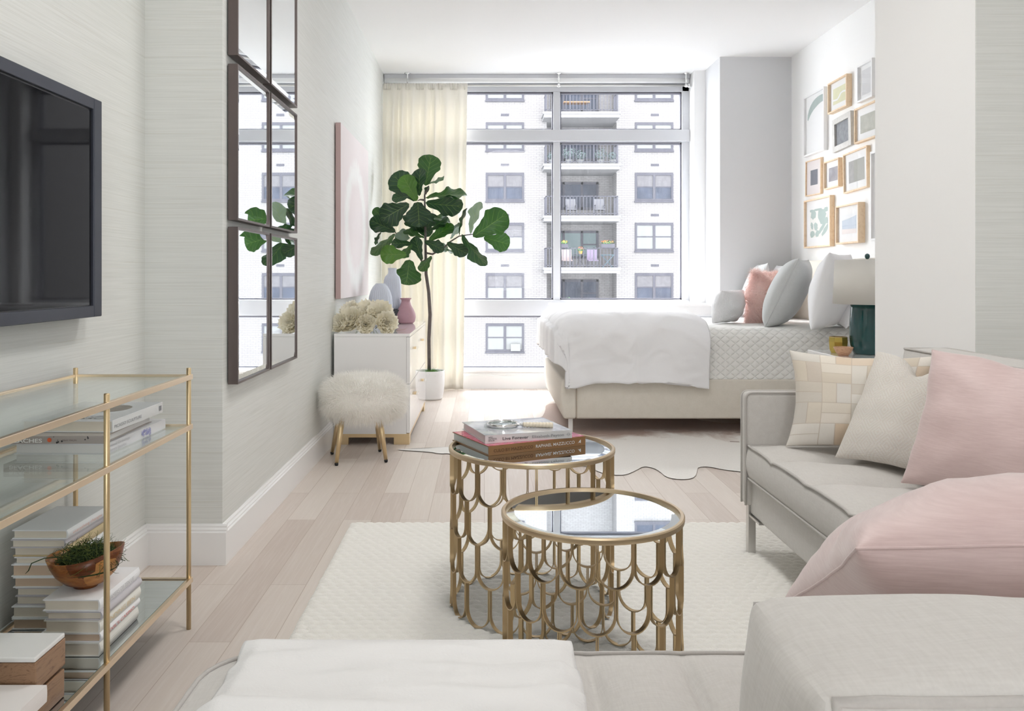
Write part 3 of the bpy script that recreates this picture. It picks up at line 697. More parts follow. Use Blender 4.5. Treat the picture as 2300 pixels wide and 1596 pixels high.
link('painted_face',MB().box((-.9145,5.241,.901),(-.9132,6.479,2.021)),canvasm(),cv)
# ---------------------------------------------------------------- dresser
dx0,dx1,dy0,dy1,dz=-.934,-.462,5.11,6.46,.688
dr=thing('dresser','white lacquer dresser with brass plinth and clear pulls','dresser',(-.69,5.78,0))
link('body',MB().box((dx0,dy0+.006,.070),(dx1-.022,dy1,dz-.022)),M['white'],dr,bevel=.002)
link('top',MB().box((dx0,dy0,dz-.020),(dx1,dy1+.004,dz)),M['white'],dr,bevel=.002)
link('side_panel',MB().box((dx0+.001,dy0,.066),(dx1-.022,dy0+.006,dz-.0205)),M['white'],dr)
pm=.5*(dy0+dy1)
for a,b in ((dy0+.001,pm-.002),(pm+.002,dy1-.001)):
    for c,d in ((.072,.373),(.377,dz-.0225)):
        t=link('drawer',MB().box((dx1-.021,a,c),(dx1,b,d)),M['white'],dr,bevel=.0015)
        y=(a+b)/2; z=(c+d)/2+.05
        link('pull',MB().box((dx1+.012,y-.05,z-.009),(dx1+.026,y+.05,z+.009)),M['acrylic'],t,bevel=.002)
        k=MB(); k.box((dx1,y-.03,z-.006),(dx1+.0125,y-.018,z+.006)); k.box((dx1,y+.018,z-.006),(dx1+.0125,y+.03,z+.006)); link('pull_mount',k,M['brass'],t)
pl=MB(); 
pl.box((dx0+.02,dy0+.012,.042),(dx1-.012,dy0+.03,.069)); pl.box((dx0,dy0+.002,0),(dx0+.09,dy0+.03,.069)); pl.box((dx1-.10,dy0+.002,0),(dx1-.004,dy0+.03,.069))
pl.box((dx1-.022,dy0+.03,.042),(dx1-.006,dy1-.03,.069)); pl.box((dx1-.03,dy1-.10,0),(dx1-.004,dy1-.002,.069)); pl.box((dx1-.03,dy0+.03,0),(dx1-.004,dy0+.10,.069)); pl.box((dx0,dy1-.03,0),(dx0+.09,dy1-.002,.069))
link('plinth',pl,M['brass'],dr)
# vases
gb=simple('grey_blue_ceramic',(.52,.555,.63,1),.35)
rib=lambda n,a:(lambda t,z:1+a*abs(math.sin(n*t/2))-a/2)
v1=thing('ribbed_vase','grey-blue ribbed dome vase behind the cream peonies','vase',(-.745,5.9,dz),'grey-blue ribbed vases')
pr=[(0,.001),(.070,.0),(.080,.02),(.085,.10),(.0845,.16),(.079,.21),(.068,.25),(.052,.28),(.034,.300),(.030,.304),(.026,.300),(.040,.27),(.06,.22),(.07,.1),(.0,.02)]
link('vase_body',MB().lathe(pr,(-.745,5.9,dz+.0003),144,rib(30,.055)),gb,v1,smooth=True)
rs=thing('dark_box','low dark box holding up the tall ribbed vase','box',(-.70,6.26,dz)); link('box_body',MB().box((-.79,6.16,dz+.0005),(-.61,6.36,dz+.104)),simple('dark_box_paint',(.05,.05,.055,1),.5),rs,bevel=.003)
v2=thing('ribbed_vase','tall grey-blue ribbed bottle vase with a flared neck','vase',(-.70,6.26,dz+.105),'grey-blue ribbed vases')
pr=[(0,.001),(.060,0),(.0655,.01),(.067,.10),(.066,.18),(.062,.22),(.053,.248),(.040,.262),(.033,.272),(.031,.288),(.034,.312),(.030,.312),(.027,.288),(.03,.26),(.055,.2),(0,.02)]
link('vase_body',MB().lathe(pr,(-.70,6.26,dz+.105),144,lambda t,z:1+(.05*abs(math.sin(13*t))-.025)*(1 if z<.262 else 0)),gb,v2,smooth=True)
def frosted():
    t=NT('frosted_pink_glass'); n=t.noise(t.coord(),14,4,.6); return t.done(t.pr(t.mix(n,(.50,.26,.31,1),(.66,.42,.46,1)),.55,0,Transmission_Weight=.25,Subsurface_Weight=.0))
v3=thing('pink_vase','frosted pink glass vase with a round body and wide lip','vase',(-.595,6.2,dz))
pr=[(0,.001),(.052,0),(.068,.014),(.075,.045),(.073,.07),(.060,.105),(.042,.135),(.034,.16),(.033,.178),(.042,.184),(.043,.190),(.036,.191),(.028,.18),(.03,.15),(.06,.08),(.06,.02),(0,.012)]
link('vase_body',MB().lathe(pr,(-.592,6.2,dz+.0003),48),frosted(),v3,smooth=True)
# peonies
def petalm():
    t=NT('cream_petals'); n=t.noise(t.coord((1,1,1)),35,3); c=t.mix(n,(.92,.87,.71,1),(.94,.93,.88,1))
    d=t.pr(c,.6); l=t.node('BsdfTranslucent',Color=(.95,.92,.82,1)); mx=t.node('MixShader',Fac=.3); t.l.new(d,mx.inputs[1]); t.l.new(l.outputs[0],mx.inputs[2]); return t.done(mx.outputs[0])
M['petal']=petalm()
def peony(c,R,face):
    m=MB(); face=V(face).normalized(); X=face.orthogonal().normalized(); Y=face.cross(X)
    layers=[(9,1.0,1.25,.60),(10,.97,1.0,.55),(11,.86,.72,.48),(11,.72,.48,.40),(9,.56,.28,.34),(7,.40,.12,.28)]
    for (n,rr,open_,w) in layers:
        for i in range(n):
            a=2*PI*(i+random.random()*.7)/n; out=X*math.cos(a)+Y*math.sin(a); side=face.cross(out).normalized(); op=open_+random.gauss(0,.13); L=R*rr*random.uniform(.9,1.12); ww=R*w*random.uniform(.9,1.2); ph=random.random()*9
            def f(u,v):
                s=(u-.5)*2; ang=op*(v**.8)*1.15; 
                rad=L*math.sin(min(ang,1.9))*.95 + .08*R*v; hgt=-.55*R+L*(1.15*v - .35*(1-math.cos(ang))*1.2)
                wd=ww*math.sin(PI*min(v*.62+.12,.92))**.7
                cup=-(s*s)*R*.16*v
                ruf=.085*R*v*v*math.sin(8*s+ph)+.045*R*v*v*math.sin(19*s+ph*2)
                return V(c)+out*(rad+cup+ruf)+face*(hgt+ruf*.8)+side*(s*wd)
            m.grid(f,8,5)
    return m
pe=[((-.905,5.17),.055,(-.6,-.8,.35),'cream peony at the far left end of the bunch, low',.052),((-.845,5.19),.075,(-.25,-.9,.5),'large cream peony second from the left, low in the bunch',.075),
 ((-.865,5.29),.055,(-.4,-.5,.8),'cream peony resting high at the left of the bunch',.135),((-.760,5.27),.066,(-.2,-.7,.8),'cream peony at the top of the bunch, left of centre',.128),((-.745,5.17),.055,(.1,-.9,.15),'cream peony at the bottom centre of the bunch',.050),
 ((-.665,5.24),.070,(.15,-.9,.6),'cream peony at the top right of the bunch',.112),((-.615,5.18),.062,(.35,-.9,.2),'cream peony at the right end of the bunch, low',.055)]
for (xy,R,fc,lab,hz) in pe:
    t=thing('peony',lab,'flower',(xy[0],xy[1],dz),'cream peonies on the dresser')
    c=(xy[0],xy[1],dz+hz*1.02+.006); link('bloom',peony(c,R*1.1,fc),M['petal'],t,smooth=True)
    fv=V(fc).normalized(); s0=V(c)-fv*R*.4; e=V((xy[0]*.5-.40+random.uniform(-.03,.03),5.45+random.uniform(0,.06),dz+.006+random.uniform(0,.01)))
    link('stem',MB().tube([s0,s0*.5+e*.5+V((0,0,.01)),e],.0028,6),simple('stem_green',(.10,.16,.05,1),.6),t)
tw=thing('twig','small dry twig lying on the dresser top right of the peonies','twig',(-.53,5.3,dz)); link('twig_body',MB().tube([(-.575,5.35,dz+.004),(-.545,5.34,dz+.007),(-.52,5.36,dz+.010),(-.505,5.40,dz+.018)],[.002,.002,.0017,.001],6),simple('dry_stem',(.42,.28,.22,1),.7),tw)
# ---------------------------------------------------------------- fur
def fur(pts,L,w,droop,clump=0,seg=3,curl=.2):
    m=MB(); centers=None
    for (p,n) in pts:
        q=V((noise.noise(p*11),noise.noise(p*11+V((5,3,1))),noise.noise(p*11+V((1,9,4)))))*clump
        d=(n+V((random.gauss(0,curl),random.gauss(0,curl),random.gauss(0,curl)))+q).normalized(); l=L*random.uniform(.6,1.15)
        side=d.cross(V((random.gauss(0,1),random.gauss(0,1),random.gauss(0,1)))).normalized()
        P=[]; x=V(p)
        for k in range(seg+1):
            ww=w*(1-k/(seg+.3)); P.append(x-side*ww); P.append(x+side*ww)
            x=x+d*(l/seg); d=(d+V((0,0,-droop))+q*.25).normalized()
        o=len(m.v); m.v+= [tuple(a) for a in P]; m.uv+=[(0,0)]*len(P)
        for k in range(seg): m.f.append((o+2*k,o+2*k+1,o+2*k+3,o+2*k+2)); m.mi.append(0)
    return m
st=thing('fur_stool','round stool with shaggy white sheepskin seat and brass legs','stool',(-.715,4.72,0))
sc=V((-.685,4.70,.35)); R=(.225,.20,.120)
base_=MB()
def ell(u,v):
    a=2*PI*u; b=-PI/2+PI*v; e=.75; cb=abs(math.cos(b))**e; sb=math.copysign(abs(math.sin(b))**e,math.sin(b))
    return V((sc.x+R[0]*cb*math.cos(a),sc.y+R[1]*cb*math.sin(a),sc.z+R[2]*sb))
base_.grid(ell,40,16); seat=link('seat',base_,M['whitefur'],st,smooth=True)
pts=[]
for i in range(15000):
    u=random.random(); v=math.asin(random.uniform(-.9,1))/PI+.5; p=ell(u,v); n=V(((p.x-sc.x)/R[0]**2,(p.y-sc.y)/R[1]**2,(p.z-sc.z)/R[2]**2)).normalized(); pts.append((p,n))
ff=link('sheepskin',fur(pts,.050,.0011,.25,.8),M['whitefur'],st); ff['kind']='stuff'
for (px,py,tx,ty) in ((-.816,4.544,-.79,4.60),(-.5525,4.625,-.60,4.66),(-.893,4.83,-.83,4.79),(-.623,4.905,-.64,4.83)):
    l=link('leg',MB().tube([(px,py,.012),(tx,ty,.30)],[.010,.019],16),M['brass'],st,smooth=True)
    link('foot_cap',MB().lathe([(0,0),(.008,.001),(.0105,.008),(.0105,.016),(0,.017)],(px,py,0),14),M['black'],l,smooth=True)
# ---------------------------------------------------------------- fiddle-leaf fig
pc=V((-.46,7.0,0))
pt=thing('plant_pot','white ridged ceramic pot holding the fig tree','pot',tuple(pc))
prof=[(0,.001),(.092,0),(.100,.006)]
for i in range(1,17):
    z=.012+i*.0132; r=.100+.020*math.sin(min(z/.15,1)*PI/2); prof+= [(r+.0025,z-.004),(r-.0015,z+.003)]
prof+=[(.121,.236),(.121,.243),(.112,.243),(.108,.21),(0,.205)]
link('pot_body',MB().lathe(prof,tuple(pc+V((0,0,.0003))),56),M['whitematte'],pt,smooth=True)
fig=thing('fig_tree','tall fiddle-leaf fig tree with dark green leaves in front of the curtain','tree',tuple(pc+V((0,0,.2))))
q=link('soil',MB().lathe([(0,.012),(.06,.010),(.106,.0)],tuple(pc+V((0,0,.212))),30),mg1,fig,smooth=True)
q=link('moss_cover',moss(tuple(pc+V((0,0,.214))),(.10,.10,.03),500,.02,.05,.001),simple('bright_moss',(.10,.25,.04,1),.8),fig); q['kind']='stuff'
bark=simple('grey_bark',(.17,.14,.13,1),.8,nscale=30,namp=.3,bump=.5,bscale=70)
tr=[at(964,836,7.0),at(963.5,760,7.0),at(966,706,6.98),at(963,655,6.99),at(957,615,7.0),at(956,560,7.0),at(955,500,7.0),at(954,440,7.0),at(955,425,7.0)]
link('trunk',MB().tube(tr,[.015,.015,.0155,.0145,.014,.011,.009,.007,.004],12),bark,fig,smooth=True)
cpx=lambda x,y:(740+x/3.712,250+y/3.712)
for ps in (((805,1180),(860,1190),(950,1140),(1000,1090),(1080,1040),(1180,1025),(1215,1025)),((800,1240),(770,1250),(700,1130),(560,1020),(545,1005)),((795,740),(760,735),(735,742)),((800,690),(830,620))):
    P=[at(*cpx(x,y),6.98+.02*math.sin(i)) for i,(x,y) in enumerate(ps)]
    br_=MB().tube(P,[.009*(1-.6*i/(len(P)-1)) for i in range(len(P))],8)
    link('branch',br_,bark,fig,smooth=True)
def leafm(name,dark,light):
    t=NT(name); tc=t.n.new('ShaderNodeTexCoord'); s=t.node('SeparateXYZ'); t.l.new(tc.outputs['UV'],s.inputs[0]); u,v=s.outputs[0],s.outputs[1]
    du=t.math('ABSOLUTE',t.math('SUBTRACT',u,.5))
    mid=t.math('LESS_THAN',du,t.math('MULTIPLY_ADD',v,-.014,.020))
    # side veins sweep up and outwards
    q=t.math('SUBTRACT',v,t.math('MULTIPLY',t.math('POWER',du,.85),.55)); q=t.math('MULTIPLY',q,6.5)
    fr_=t.math('ABSOLUTE',t.math('SUBTRACT',t.math('FRACT',q),.5))
    side=t.math('LESS_THAN',fr_,t.math('MULTIPLY_ADD',du,-.05,.042))
    vein=t.math('MAXIMUM',mid,side)
    n=t.noise(tc.outputs['UV'],3,3); base=t.mix(n,dark,light)
    c=t.mix(t.math('MULTIPLY',vein,.7),base,(.17,.26,.06,1))
    hgt=t.math('MULTIPLY',t.math('MINIMUM',fr_,.25),1.0)
    d=t.pr(c,.33,0,t.bump(hgt,.5,.01),Specular_IOR_Level=.5); l=t.node('BsdfTranslucent',Color=(light[0]*2.2,light[1]*2.0,light[2]*1.2,1)); mx=t.node('MixShader',Fac=.16)
    t.l.new(d,mx.inputs[1]); t.l.new(l.outputs[0],mx.inputs[2]); return t.done(mx.outputs[0])
LM=[leafm('dark_fig_leaf',(.005,.027,.012,1),(.011,.045,.016,1)),leafm('green_fig_leaf',(.012,.055,.012,1),(.024,.085,.016,1)),leafm('bright_fig_leaf',(.04,.12,.014,1),(.07,.18,.022,1)),leafm('pale_leaf_underside',(.11,.17,.15,1),(.17,.24,.22,1))]
def leaf(B,T,w,depth,tone,tip=0.0,curl=.0,seed=0):
    if min(B[0],T[0])<450: depth-=.26
    Bp=at(*cpx(*B),7.0+depth); Tp=at(*cpx(*T),7.0+depth+tip)
    L=(Tp-Bp); ln=L.length; Lh=L.normalized(); view=V((Bp.x,Bp.y,Bp.z-H)).normalized()
    side=Lh.cross(view).normalized(); pw=w/3.712/F*7.0; W=max(pw,ln*.62); W=min(W,pw*3)
    c=min(1,pw/W); sgn=1 if seed%2 else -1
    side=(side*c+view*sgn*math.sqrt(max(0,1-c*c))).normalized(); nrm=side.cross(Lh).normalized()
    if nrm.dot(view)>0: nrm=-nrm
    rnd=random.Random(seed); ph=rnd.random()*6; f1=rnd.uniform(2.2,3.2)
    def f(u,v):
        s=(u-.5)*2
        # fiddle outline: narrow base, slight waist, broad rounded top
        wid=(.20+.80*min(1,v/.62)**1.15) if v<.62 else math.sqrt(max(0,1-((v-.62)/.385)**2.4))
        wid*=(1-.12*math.exp(-((v-.33)/.1)**2)); wid*=math.sin(min(1,v/.07)*PI/2)**.7
        wid*=1+.05*math.sin(9*v*PI+ph)+.03*math.sin(17*v+ph)
        x=s*wid*W/2
        fold=.22*abs(x)-.5*v*v*ln*(.22+curl)+ .07*W*math.sin(f1*2*PI*v+ph)*abs(s)**1.5*wid - .03*W*abs(math.sin(13*v*PI*.5-abs(s)*2.5))*abs(s)
        return Bp+L*v+side*x+nrm*fold
    m=MB().grid(f,12,18)
    return link('leaf',m,LM[tone],fig,smooth=True)
LV=[((800,620),(850,352),200,.02,1,.03),((730,745),(520,515),215,.09,0,.05),((730,745),(608,533),165,-.10,2,0),((748,705),(740,470),122,-.06,0,0),((820,605),(962,555),34,.03,1,.02),
 ((800,718),(1138,662),88,-.02,1,-.05),((800,762),(1100,805),178,-.05,0,-.06),((665,770),(432,905),200,-.09,0,-.05),((736,752),(748,952),250,-.16,0,-.1),((552,1003),(335,905),140,-.02,0,-.02),
 ((445,885),(366,810),80,.05,1,.0),((548,1020),(362,1208),95,-.02,1,-.03),((432,1002),(370,1105),34,.05,0,0),((620,975),(600,1075),125,-.06,3,0),((792,1055),(622,985),60,-.08,1,0),
 ((828,1085),(1022,925),125,.0,1,.03),((812,1000),(995,898),60,-.05,0,0),((790,1080),(952,1150),105,-.12,0,-.05),((692,1105),(515,1088),95,-.05,0,0),((772,1240),(700,1045),105,-.13,0,0),
 ((645,1195),(425,1190),155,-.13,2,-.03),((690,1105),(603,1226),75,-.15,1,0),((668,1235),(640,1443),235,-.10,1,-.04),((852,1205),(756,1334),85,-.08,1,0),((978,1092),(1142,1192),115,-.08,0,-.03),
 ((945,1150),(1092,1188),42,.0,1,0),((1100,1025),(1282,1298),112,-.04,0,-.04),((1080,1035),(1114,800),34,.02,0,0),((1008,1062),(1094,935),55,.03,3,0),((1172,1020),(1234,745),95,.04,3,.02),
 ((1195,1045),(1480,850),232,-.06,1,-.03),((1285,1050),(1505,1110),165,.02,1,.02),((620,930),(820,985),90,-.01,0,0),((640,1000),(800,960),80,.02,0,0),((700,700),(515,720),90,.06,0,.03),((800,870),(1010,905),60,.05,1,.0),
 ((700,980),(860,1000),110,.05,0,0),((640,1000),(560,1080),90,.03,0,0),((790,640),(830,655),60,0,0,0),((900,1080),(985,1160),60,.02,3,0),((760,960),(690,860),140,.05,0,.02),((800,980),(890,860),120,.04,0,.02)]
for i,(B,T,w,d,tone,tp) in enumerate(LV): leaf(B,T,w,d,tone,tp,.0 if i%3 else .08,i)
# ---------------------------------------------------------------- bed
bdx0,bdx1,bdy0,bdy1=.524,2.655,5.45,6.95
bed=thing('bed','cream upholstered bed with a low frame and tall headboard','bed',(1.6,6.2,0))
# side rails
def railbox(x0,x1,y0,y1,z0,z1): return MB().box((x0,y0,z0),(x1,y1,z1))
link('side_rail',railbox(bdx0+.085,bdx1-.1,bdy0,bdy0+.06,.10,.362),M['bedlinen'],bed,bevel=.014,seg=4)
link('side_rail',railbox(bdx0+.085,bdx1-.1,bdy1-.06,bdy1,.10,.362),M['bedlinen'],bed,bevel=.014,seg=4)
def footf(u,v):   # curved foot end: profile leans outwards towards the top and wraps round the corner
    pass
fm=MB(); n=10
prof=[]
for i in range(n+1):
    q=i/n; prof.append((bdx0-.012*math.sin(q*PI*.5)*1.0 - .012*math.sin(q*PI), .10+.262*q))
pf=prof+[(bdx0+.085,.362),(bdx0+.085,.10)]
k=len(pf); P=[(a,bdy0-.004,z) for a,z in pf]+[(a,bdy1,z) for a,z in pf]
fm.add(P,[(i,i+k,(i+1)%k+k,(i+1)%k) for i in range(k)]+[tuple(range(k)),tuple(reversed(range(k,2*k)))])
link('foot_panel',fm,M['bedlinen'],bed,bevel=.016,seg=4)
link('foot_seam',MB().tube([(bdx0+.086,bdy0-.0035,.102),(bdx0+.086,bdy0-.0035,.36)],.0022,6),simple('dark_seam_thread',(.50,.42,.33,1),.8),bed)  # seam drawn as a thin thread, darker than the linen
link('slat_base',MB().box((bdx0+.06,bdy0+.05,.20),(bdx1-.08,bdy1-.05,.34)),M['bedlinen'],bed)
hb=MB(); pts=[]
x0,x1=bdx1-.105,bdx1; ya,yb=bdy0-.03,bdy1+.02; zt=1.165; r=.07
for cx_,cy_,a0 in ((yb-r,zt-r,0),(ya+r,zt-r,90)):
    for i in range(7):
        a=math.radians(a0+i*15); pts.append((cx_+r*math.cos(a),cy_+r*math.sin(a)))
pts+=[(ya,.10),(yb,.10)]
hb.poly(pts,(x0,0,0),(0,1,0),(0,0,1),(x1-x0,0,0)); link('headboard',hb,M['bedlinen'],bed,bevel=.02,seg=4)
for (x,y) in ((.575,5.50),(.60,6.88),(2.58,5.50),(2.58,6.88)):
    link('leg',MB().box((x-.014,y-.014,0),(x+.014,y+.014,.101)),M['whitematte'],bed,bevel=.002)
link('mattress',MB().box((bdx0+.07,bdy0+.02,.34),(bdx1-.11,bdy1-.02,.66)),M['whitematte'],bed,bevel=.04,seg=4)
def quiltm():
    t=NT('quilted_cotton'); tc=t.n.new('ShaderNodeTexCoord'); s=t.node('SeparateXYZ'); t.l.new(tc.outputs['UV'],s.inputs[0])
    a=t.math('ADD',s.outputs[0],s.outputs[1]); b=t.math('SUBTRACT',s.outputs[0],s.outputs[1])
    fa=t.math('ABSOLUTE',t.math('SINE',t.math('MULTIPLY',a,PI))); fb=t.math('ABSOLUTE',t.math('SINE',t.math('MULTIPLY',b,PI)))
    h=t.math('POWER',t.math('MULTIPLY',fa,fb),.45); w=t.noise(t.coord(),25,4)
    return t.done(t.pr((.82,.82,.80,1),.8,0,t.bump(t.math('MULTIPLY_ADD',w,.25,h),.8,.008),Sheen_Weight=.2))
M['quilt']=quiltm()
def drape_profile(t,y0,y1,ztop,rad,h0,h1=None):
    """t in metres along a sheet that hangs h0 over edge y0, crosses, hangs h1 over y1 -> (y,z)"""
    if h1 is None: h1=h0
    arc=rad*PI/2
    if t<h0-0: return (y0, ztop-rad-(h0-t))
    t-=h0
    if t<arc:
        a=t/rad; return (y0+rad-rad*math.cos(a), ztop-rad+rad*math.sin(a))
    t-=arc; W=(y1-y0)-2*rad
    if t<W: return (y0+rad+t, ztop)
    t-=W
    if t<arc:
        a=t/rad; return (y1-rad+rad*math.sin(a), ztop-rad+rad*math.cos(a))
    t-=arc; return (y1,ztop-rad-t)
ztq=.697
def qf(u,v):
    x=1.30+(bdx1-.11-1.30)*u; Lt=.27+.075*PI+(bdy1-bdy0-.09)-.15+.27
    y,z=drape_profile(v*Lt,bdy0+.012,bdy1-.03,ztq,.075,.27)
    b=.006*noise.noise(V((x*5,v*9,0))); return (x,y-b*.5,z+b)
g=MB().grid(qf,70,110)
Lt=.27+.075*PI+(bdy1-bdy0-.09)-.15+.27
g.uv=[(u*(bdx1-.11-1.30)/.066,v*Lt/.066*1.22) for (u,v) in g.uv]
q=thing('quilt','white diamond-quilted coverlet on the bed','quilt',(2.0,5.45,.40)); link('quilt_body',g,M['quilt'],q,smooth=True,solid=.006)
# duvet folded over the foot half of the bed
def duf(u,v):
    # u: along the bed from the foot hang to the fold, v: across from the near hang to the far one
    X0,X1=bdx0-.055,1.475; near=.34+.05*noise.noise(V((u*2.5,0,3)))+.02*math.sin(u*9)
    ytot=near+.13*PI+(1.60-.26)+.25; t=v*ytot
    y,z=drape_profile(t,bdy0-.045,bdy1+.02,0,.13,near,.25)
    # foot hang
    hs=.17; xt=hs+.14*PI/2+(X1-X0-.14); s=u*xt
    if s<hs: x,zx=X0,-(.14+(hs-s))
    elif s<hs+.14*PI/2:
        a=(s-hs)/.14; x,zx=X0+.14-.14*math.cos(a),-.14+.14*math.sin(a)
    else: x,zx=X0+.14+(s-hs-.14*PI/2),0
    zz=-( (abs(z)**3+abs(zx)**3)**(1/3) )
    # near-corner: swing the cloth round the corner and pull it in
    if z<-.13 and zx<-.02:
        x+=.10*min(1,-zx/.14)*min(1,(-z-.13)/.2)
    endr=max(0,1-(X1-x)/.10) if x>X1-.10 else 0
    puff=.785-.045*endr**2+.028*noise.noise(V((x*2.2,y*2.2,5)))+.012*noise.noise(V((x*6,y*6,1)))
    # crease folds running down the foot end
    top=math.exp(zz*9)
    fold=.7*math.sin(y*19+3*noise.noise(V((x*2,y*3,0)))+x*5)*.011*(1-top)*(1 if x<.95 else .35)
    fz=.012*abs(noise.noise(V((x*4,y*9,8))))+.009*(1-abs(noise.noise(V((x*5+y*3,y*4-x*2,2))))*4 if abs(noise.noise(V((x*5+y*3,y*4-x*2,2))))<.25 else 0)
    bul=.018*noise.noise(V((x*3.3,z*4,7)))
    yy=y+( -bul-.02*math.sin(min(1,max(0,-z)/.3)*PI) if v<.5 else bul)
    if v<.3: yy-=.007*max(0,1-abs(noise.noise(V((x*4-z*6,z*5+x*2,5))))*6)
    if zz<-.13 and v<.3: yy+=.010*math.sin(x*23+4*noise.noise(V((x*3,z*3,3))))*(1 if x<1.0 else .5)
    zf=puff+zz+fz-.0
    zmin=.325+.02*math.sin(x*7)
    return (x-( fold if zx<-.02 else 0)-.02*(1 if zx<-.1 else 0),yy,max(zf,zmin+.0) if v<.5 else zf)
dv=thing('duvet','white duvet folded over the foot of the bed','duvet',(1.0,6.2,.5)); link('duvet_body',MB().grid(duf,120,150),M['duvet'],dv,smooth=True,solid=.012)
# ---------------------------------------------------------------- cushions
def cushion(BL,BR,TL,puff,c=.07,chop=0,wr=.006,n=30,seed=0,pw=.5,ear=0):
    BL,BR,TL=V(BL),V(BR),V(TL); ux=(BR-BL); w=ux.length; ux.normalize(); uy=(TL-BL); uy-=ux*uy.dot(ux); h=uy.length; uy.normalize(); un=ux.cross(uy)
    cen=BL+ux*w/2+uy*h/2; vs=[];uv=[];idx={}
    def pos(i,j,s):
        u=math.sin(PI/2*(2*i/n-1)); v=math.sin(PI/2*(2*j/n-1))
        cu_=c+.015*noise.noise(V((v*3,seed,0))); cv_=c+.015*noise.noise(V((u*3,seed,5)))
        X=w/2*u*(1-cu_*(1-v*v)*1.0); Y=h/2*v*(1-cv_*(1-u*u))
        if chop: Y-=chop*h*math.exp(-(u/.28)**2)*max(0,v)**3
        e=((1-u*u)*(1-v*v)); t=puff/2*max(e,0)**pw
        if chop: t*=1-.35*math.exp(-(u/.3)**2)*max(0,v)
        rad_=noise.noise(V((u*2.3+seed,v*2.3,s)))
        k=(1-e)**2
        wn=noise.noise(V((math.atan2(v,u)*4+seed,(u*u+v*v)*1.2,s*3)))*wr*1.8*k*(e**.25) + rad_*wr
        return cen+ux*X+uy*Y+un*(s*(t+wn*(e**.3 if e>0 else 0)))
    m=MB()
    for s in (1,-1):
        for j in range(n+1):
            for i in range(n+1):
                edge=i in(0,n) or j in(0,n)
                if s==-1 and edge: idx[(s,i,j)]=idx[(1,i,j)]; continue
                idx[(s,i,j)]=len(vs); vs.append(tuple(pos(i,j,s))); uv.append((math.sin(PI/2*(2*i/n-1))*.5+.5,math.sin(PI/2*(2*j/n-1))*.5+.5))
    fs=[]
    for s in (1,-1):
        for j in range(n):
            for i in range(n):
                q=(idx[(s,i,j)],idx[(s,i+1,j)],idx[(s,i+1,j+1)],idx[(s,i,j+1)]); fs.append(q if s==1 else tuple(reversed(q)))
    m.add(vs,fs,uv)
    rim=[vs[idx[(1,i,0)]] for i in range(n)]+[vs[idx[(1,n,j)]] for j in range(n)]+[vs[idx[(1,i,n)]] for i in range(n,0,-1)]+[vs[idx[(1,0,j)]] for j in range(n,0,-1)]
    return m,rim,un
def pkm_(): return bpy.data.materials.get('dusty_pink_slub_silk')
def pillow(name,label,cat,BL,BR,TL,puff,mat,pipe=None,group=None,**k):
    m,rim,un=cushion(BL,BR,TL,puff,**k); cen=(V(BR)+V(TL))/2
    t=thing(name,label,cat,tuple(cen),group); b=link('cushion_body',m,mat,t,smooth=True)
    if pipe: link('piping',MB().tube(rim,.0042 if pipe is mat and mat is not pkm_() else .002,6,closed=True),pipe,t,smooth=True)
    return t,m,un
def onbed(px,py,z=ztq+.006):   # point of the coverlet seen at a pixel
    Y=(H-z)*F/(py-CY); return V(((px-CX)/F*Y,Y,z))
zq=ztq+.008
def lean(px,py,wid,hgt,leanx,yaw=0):
    """cushion whose near lower corner is at the pixel; it faces the foot of the bed"""
    B=onbed(px,py,zq); d=V((math.sin(yaw),math.cos(yaw),0)); up=V((math.sin(leanx)*math.cos(yaw),-math.sin(leanx)*math.sin(yaw),math.cos(leanx)))
    return B+d*wid,B,B+d*wid+up*hgt   # BL (far), BR (near), TL
a=lean(1718,733,.50,.50,.44,.50); pillow('throw_pillow','large pale grey piped pillow at the front of the bed','pillow',*a,.24,M['greyfab'],M['greyfab'],'grey pillows on the bed',c=.05,seed=1,pw=.4)
a=lean(1700,717,.50,.47,.34,.18); a=tuple(p+V((.02,.28,0)) for p in a); pillow('throw_pillow','pale grey pillow half hidden behind the pink fur pillow','pillow',*a,.17,M['greyfab'],M['greyfab'],'grey pillows on the bed',c=.05,seed=2)
a=lean(1668,713,.5,.50,.34,.1); a=tuple(p+V((.02,.62,0)) for p in a); pillow('throw_pillow','farthest pale grey pillow with only its tip showing','pillow',*a,.16,M['greyfab'],M['greyfab'],'grey pillows on the bed',c=.05,seed=3)
a=lean(1822,741,.60,.50,.22,.62); pillow('bed_pillow','white pillow leaning behind the large grey pillow','pillow',*a,.24,M['duvet'],None,'white bed pillows',c=.04,seed=4,wr=.012)
a=lean(1900,738,.62,.42,.34,.30); pillow('bed_pillow','white pillow behind the lamp at the head of the bed','pillow',*a,.17,M['duvet'],None,'white bed pillows',c=.04,seed=5,wr=.012)
a=lean(1800,725,.6,.45,.3,.1); a=tuple(p+V((.03,.55,0)) for p in a); pillow('bed_pillow','far white pillow with only its corner above the others','pillow',*a,.15,M['duvet'],None,'white bed pillows',c=.04,seed=6,wr=.010)
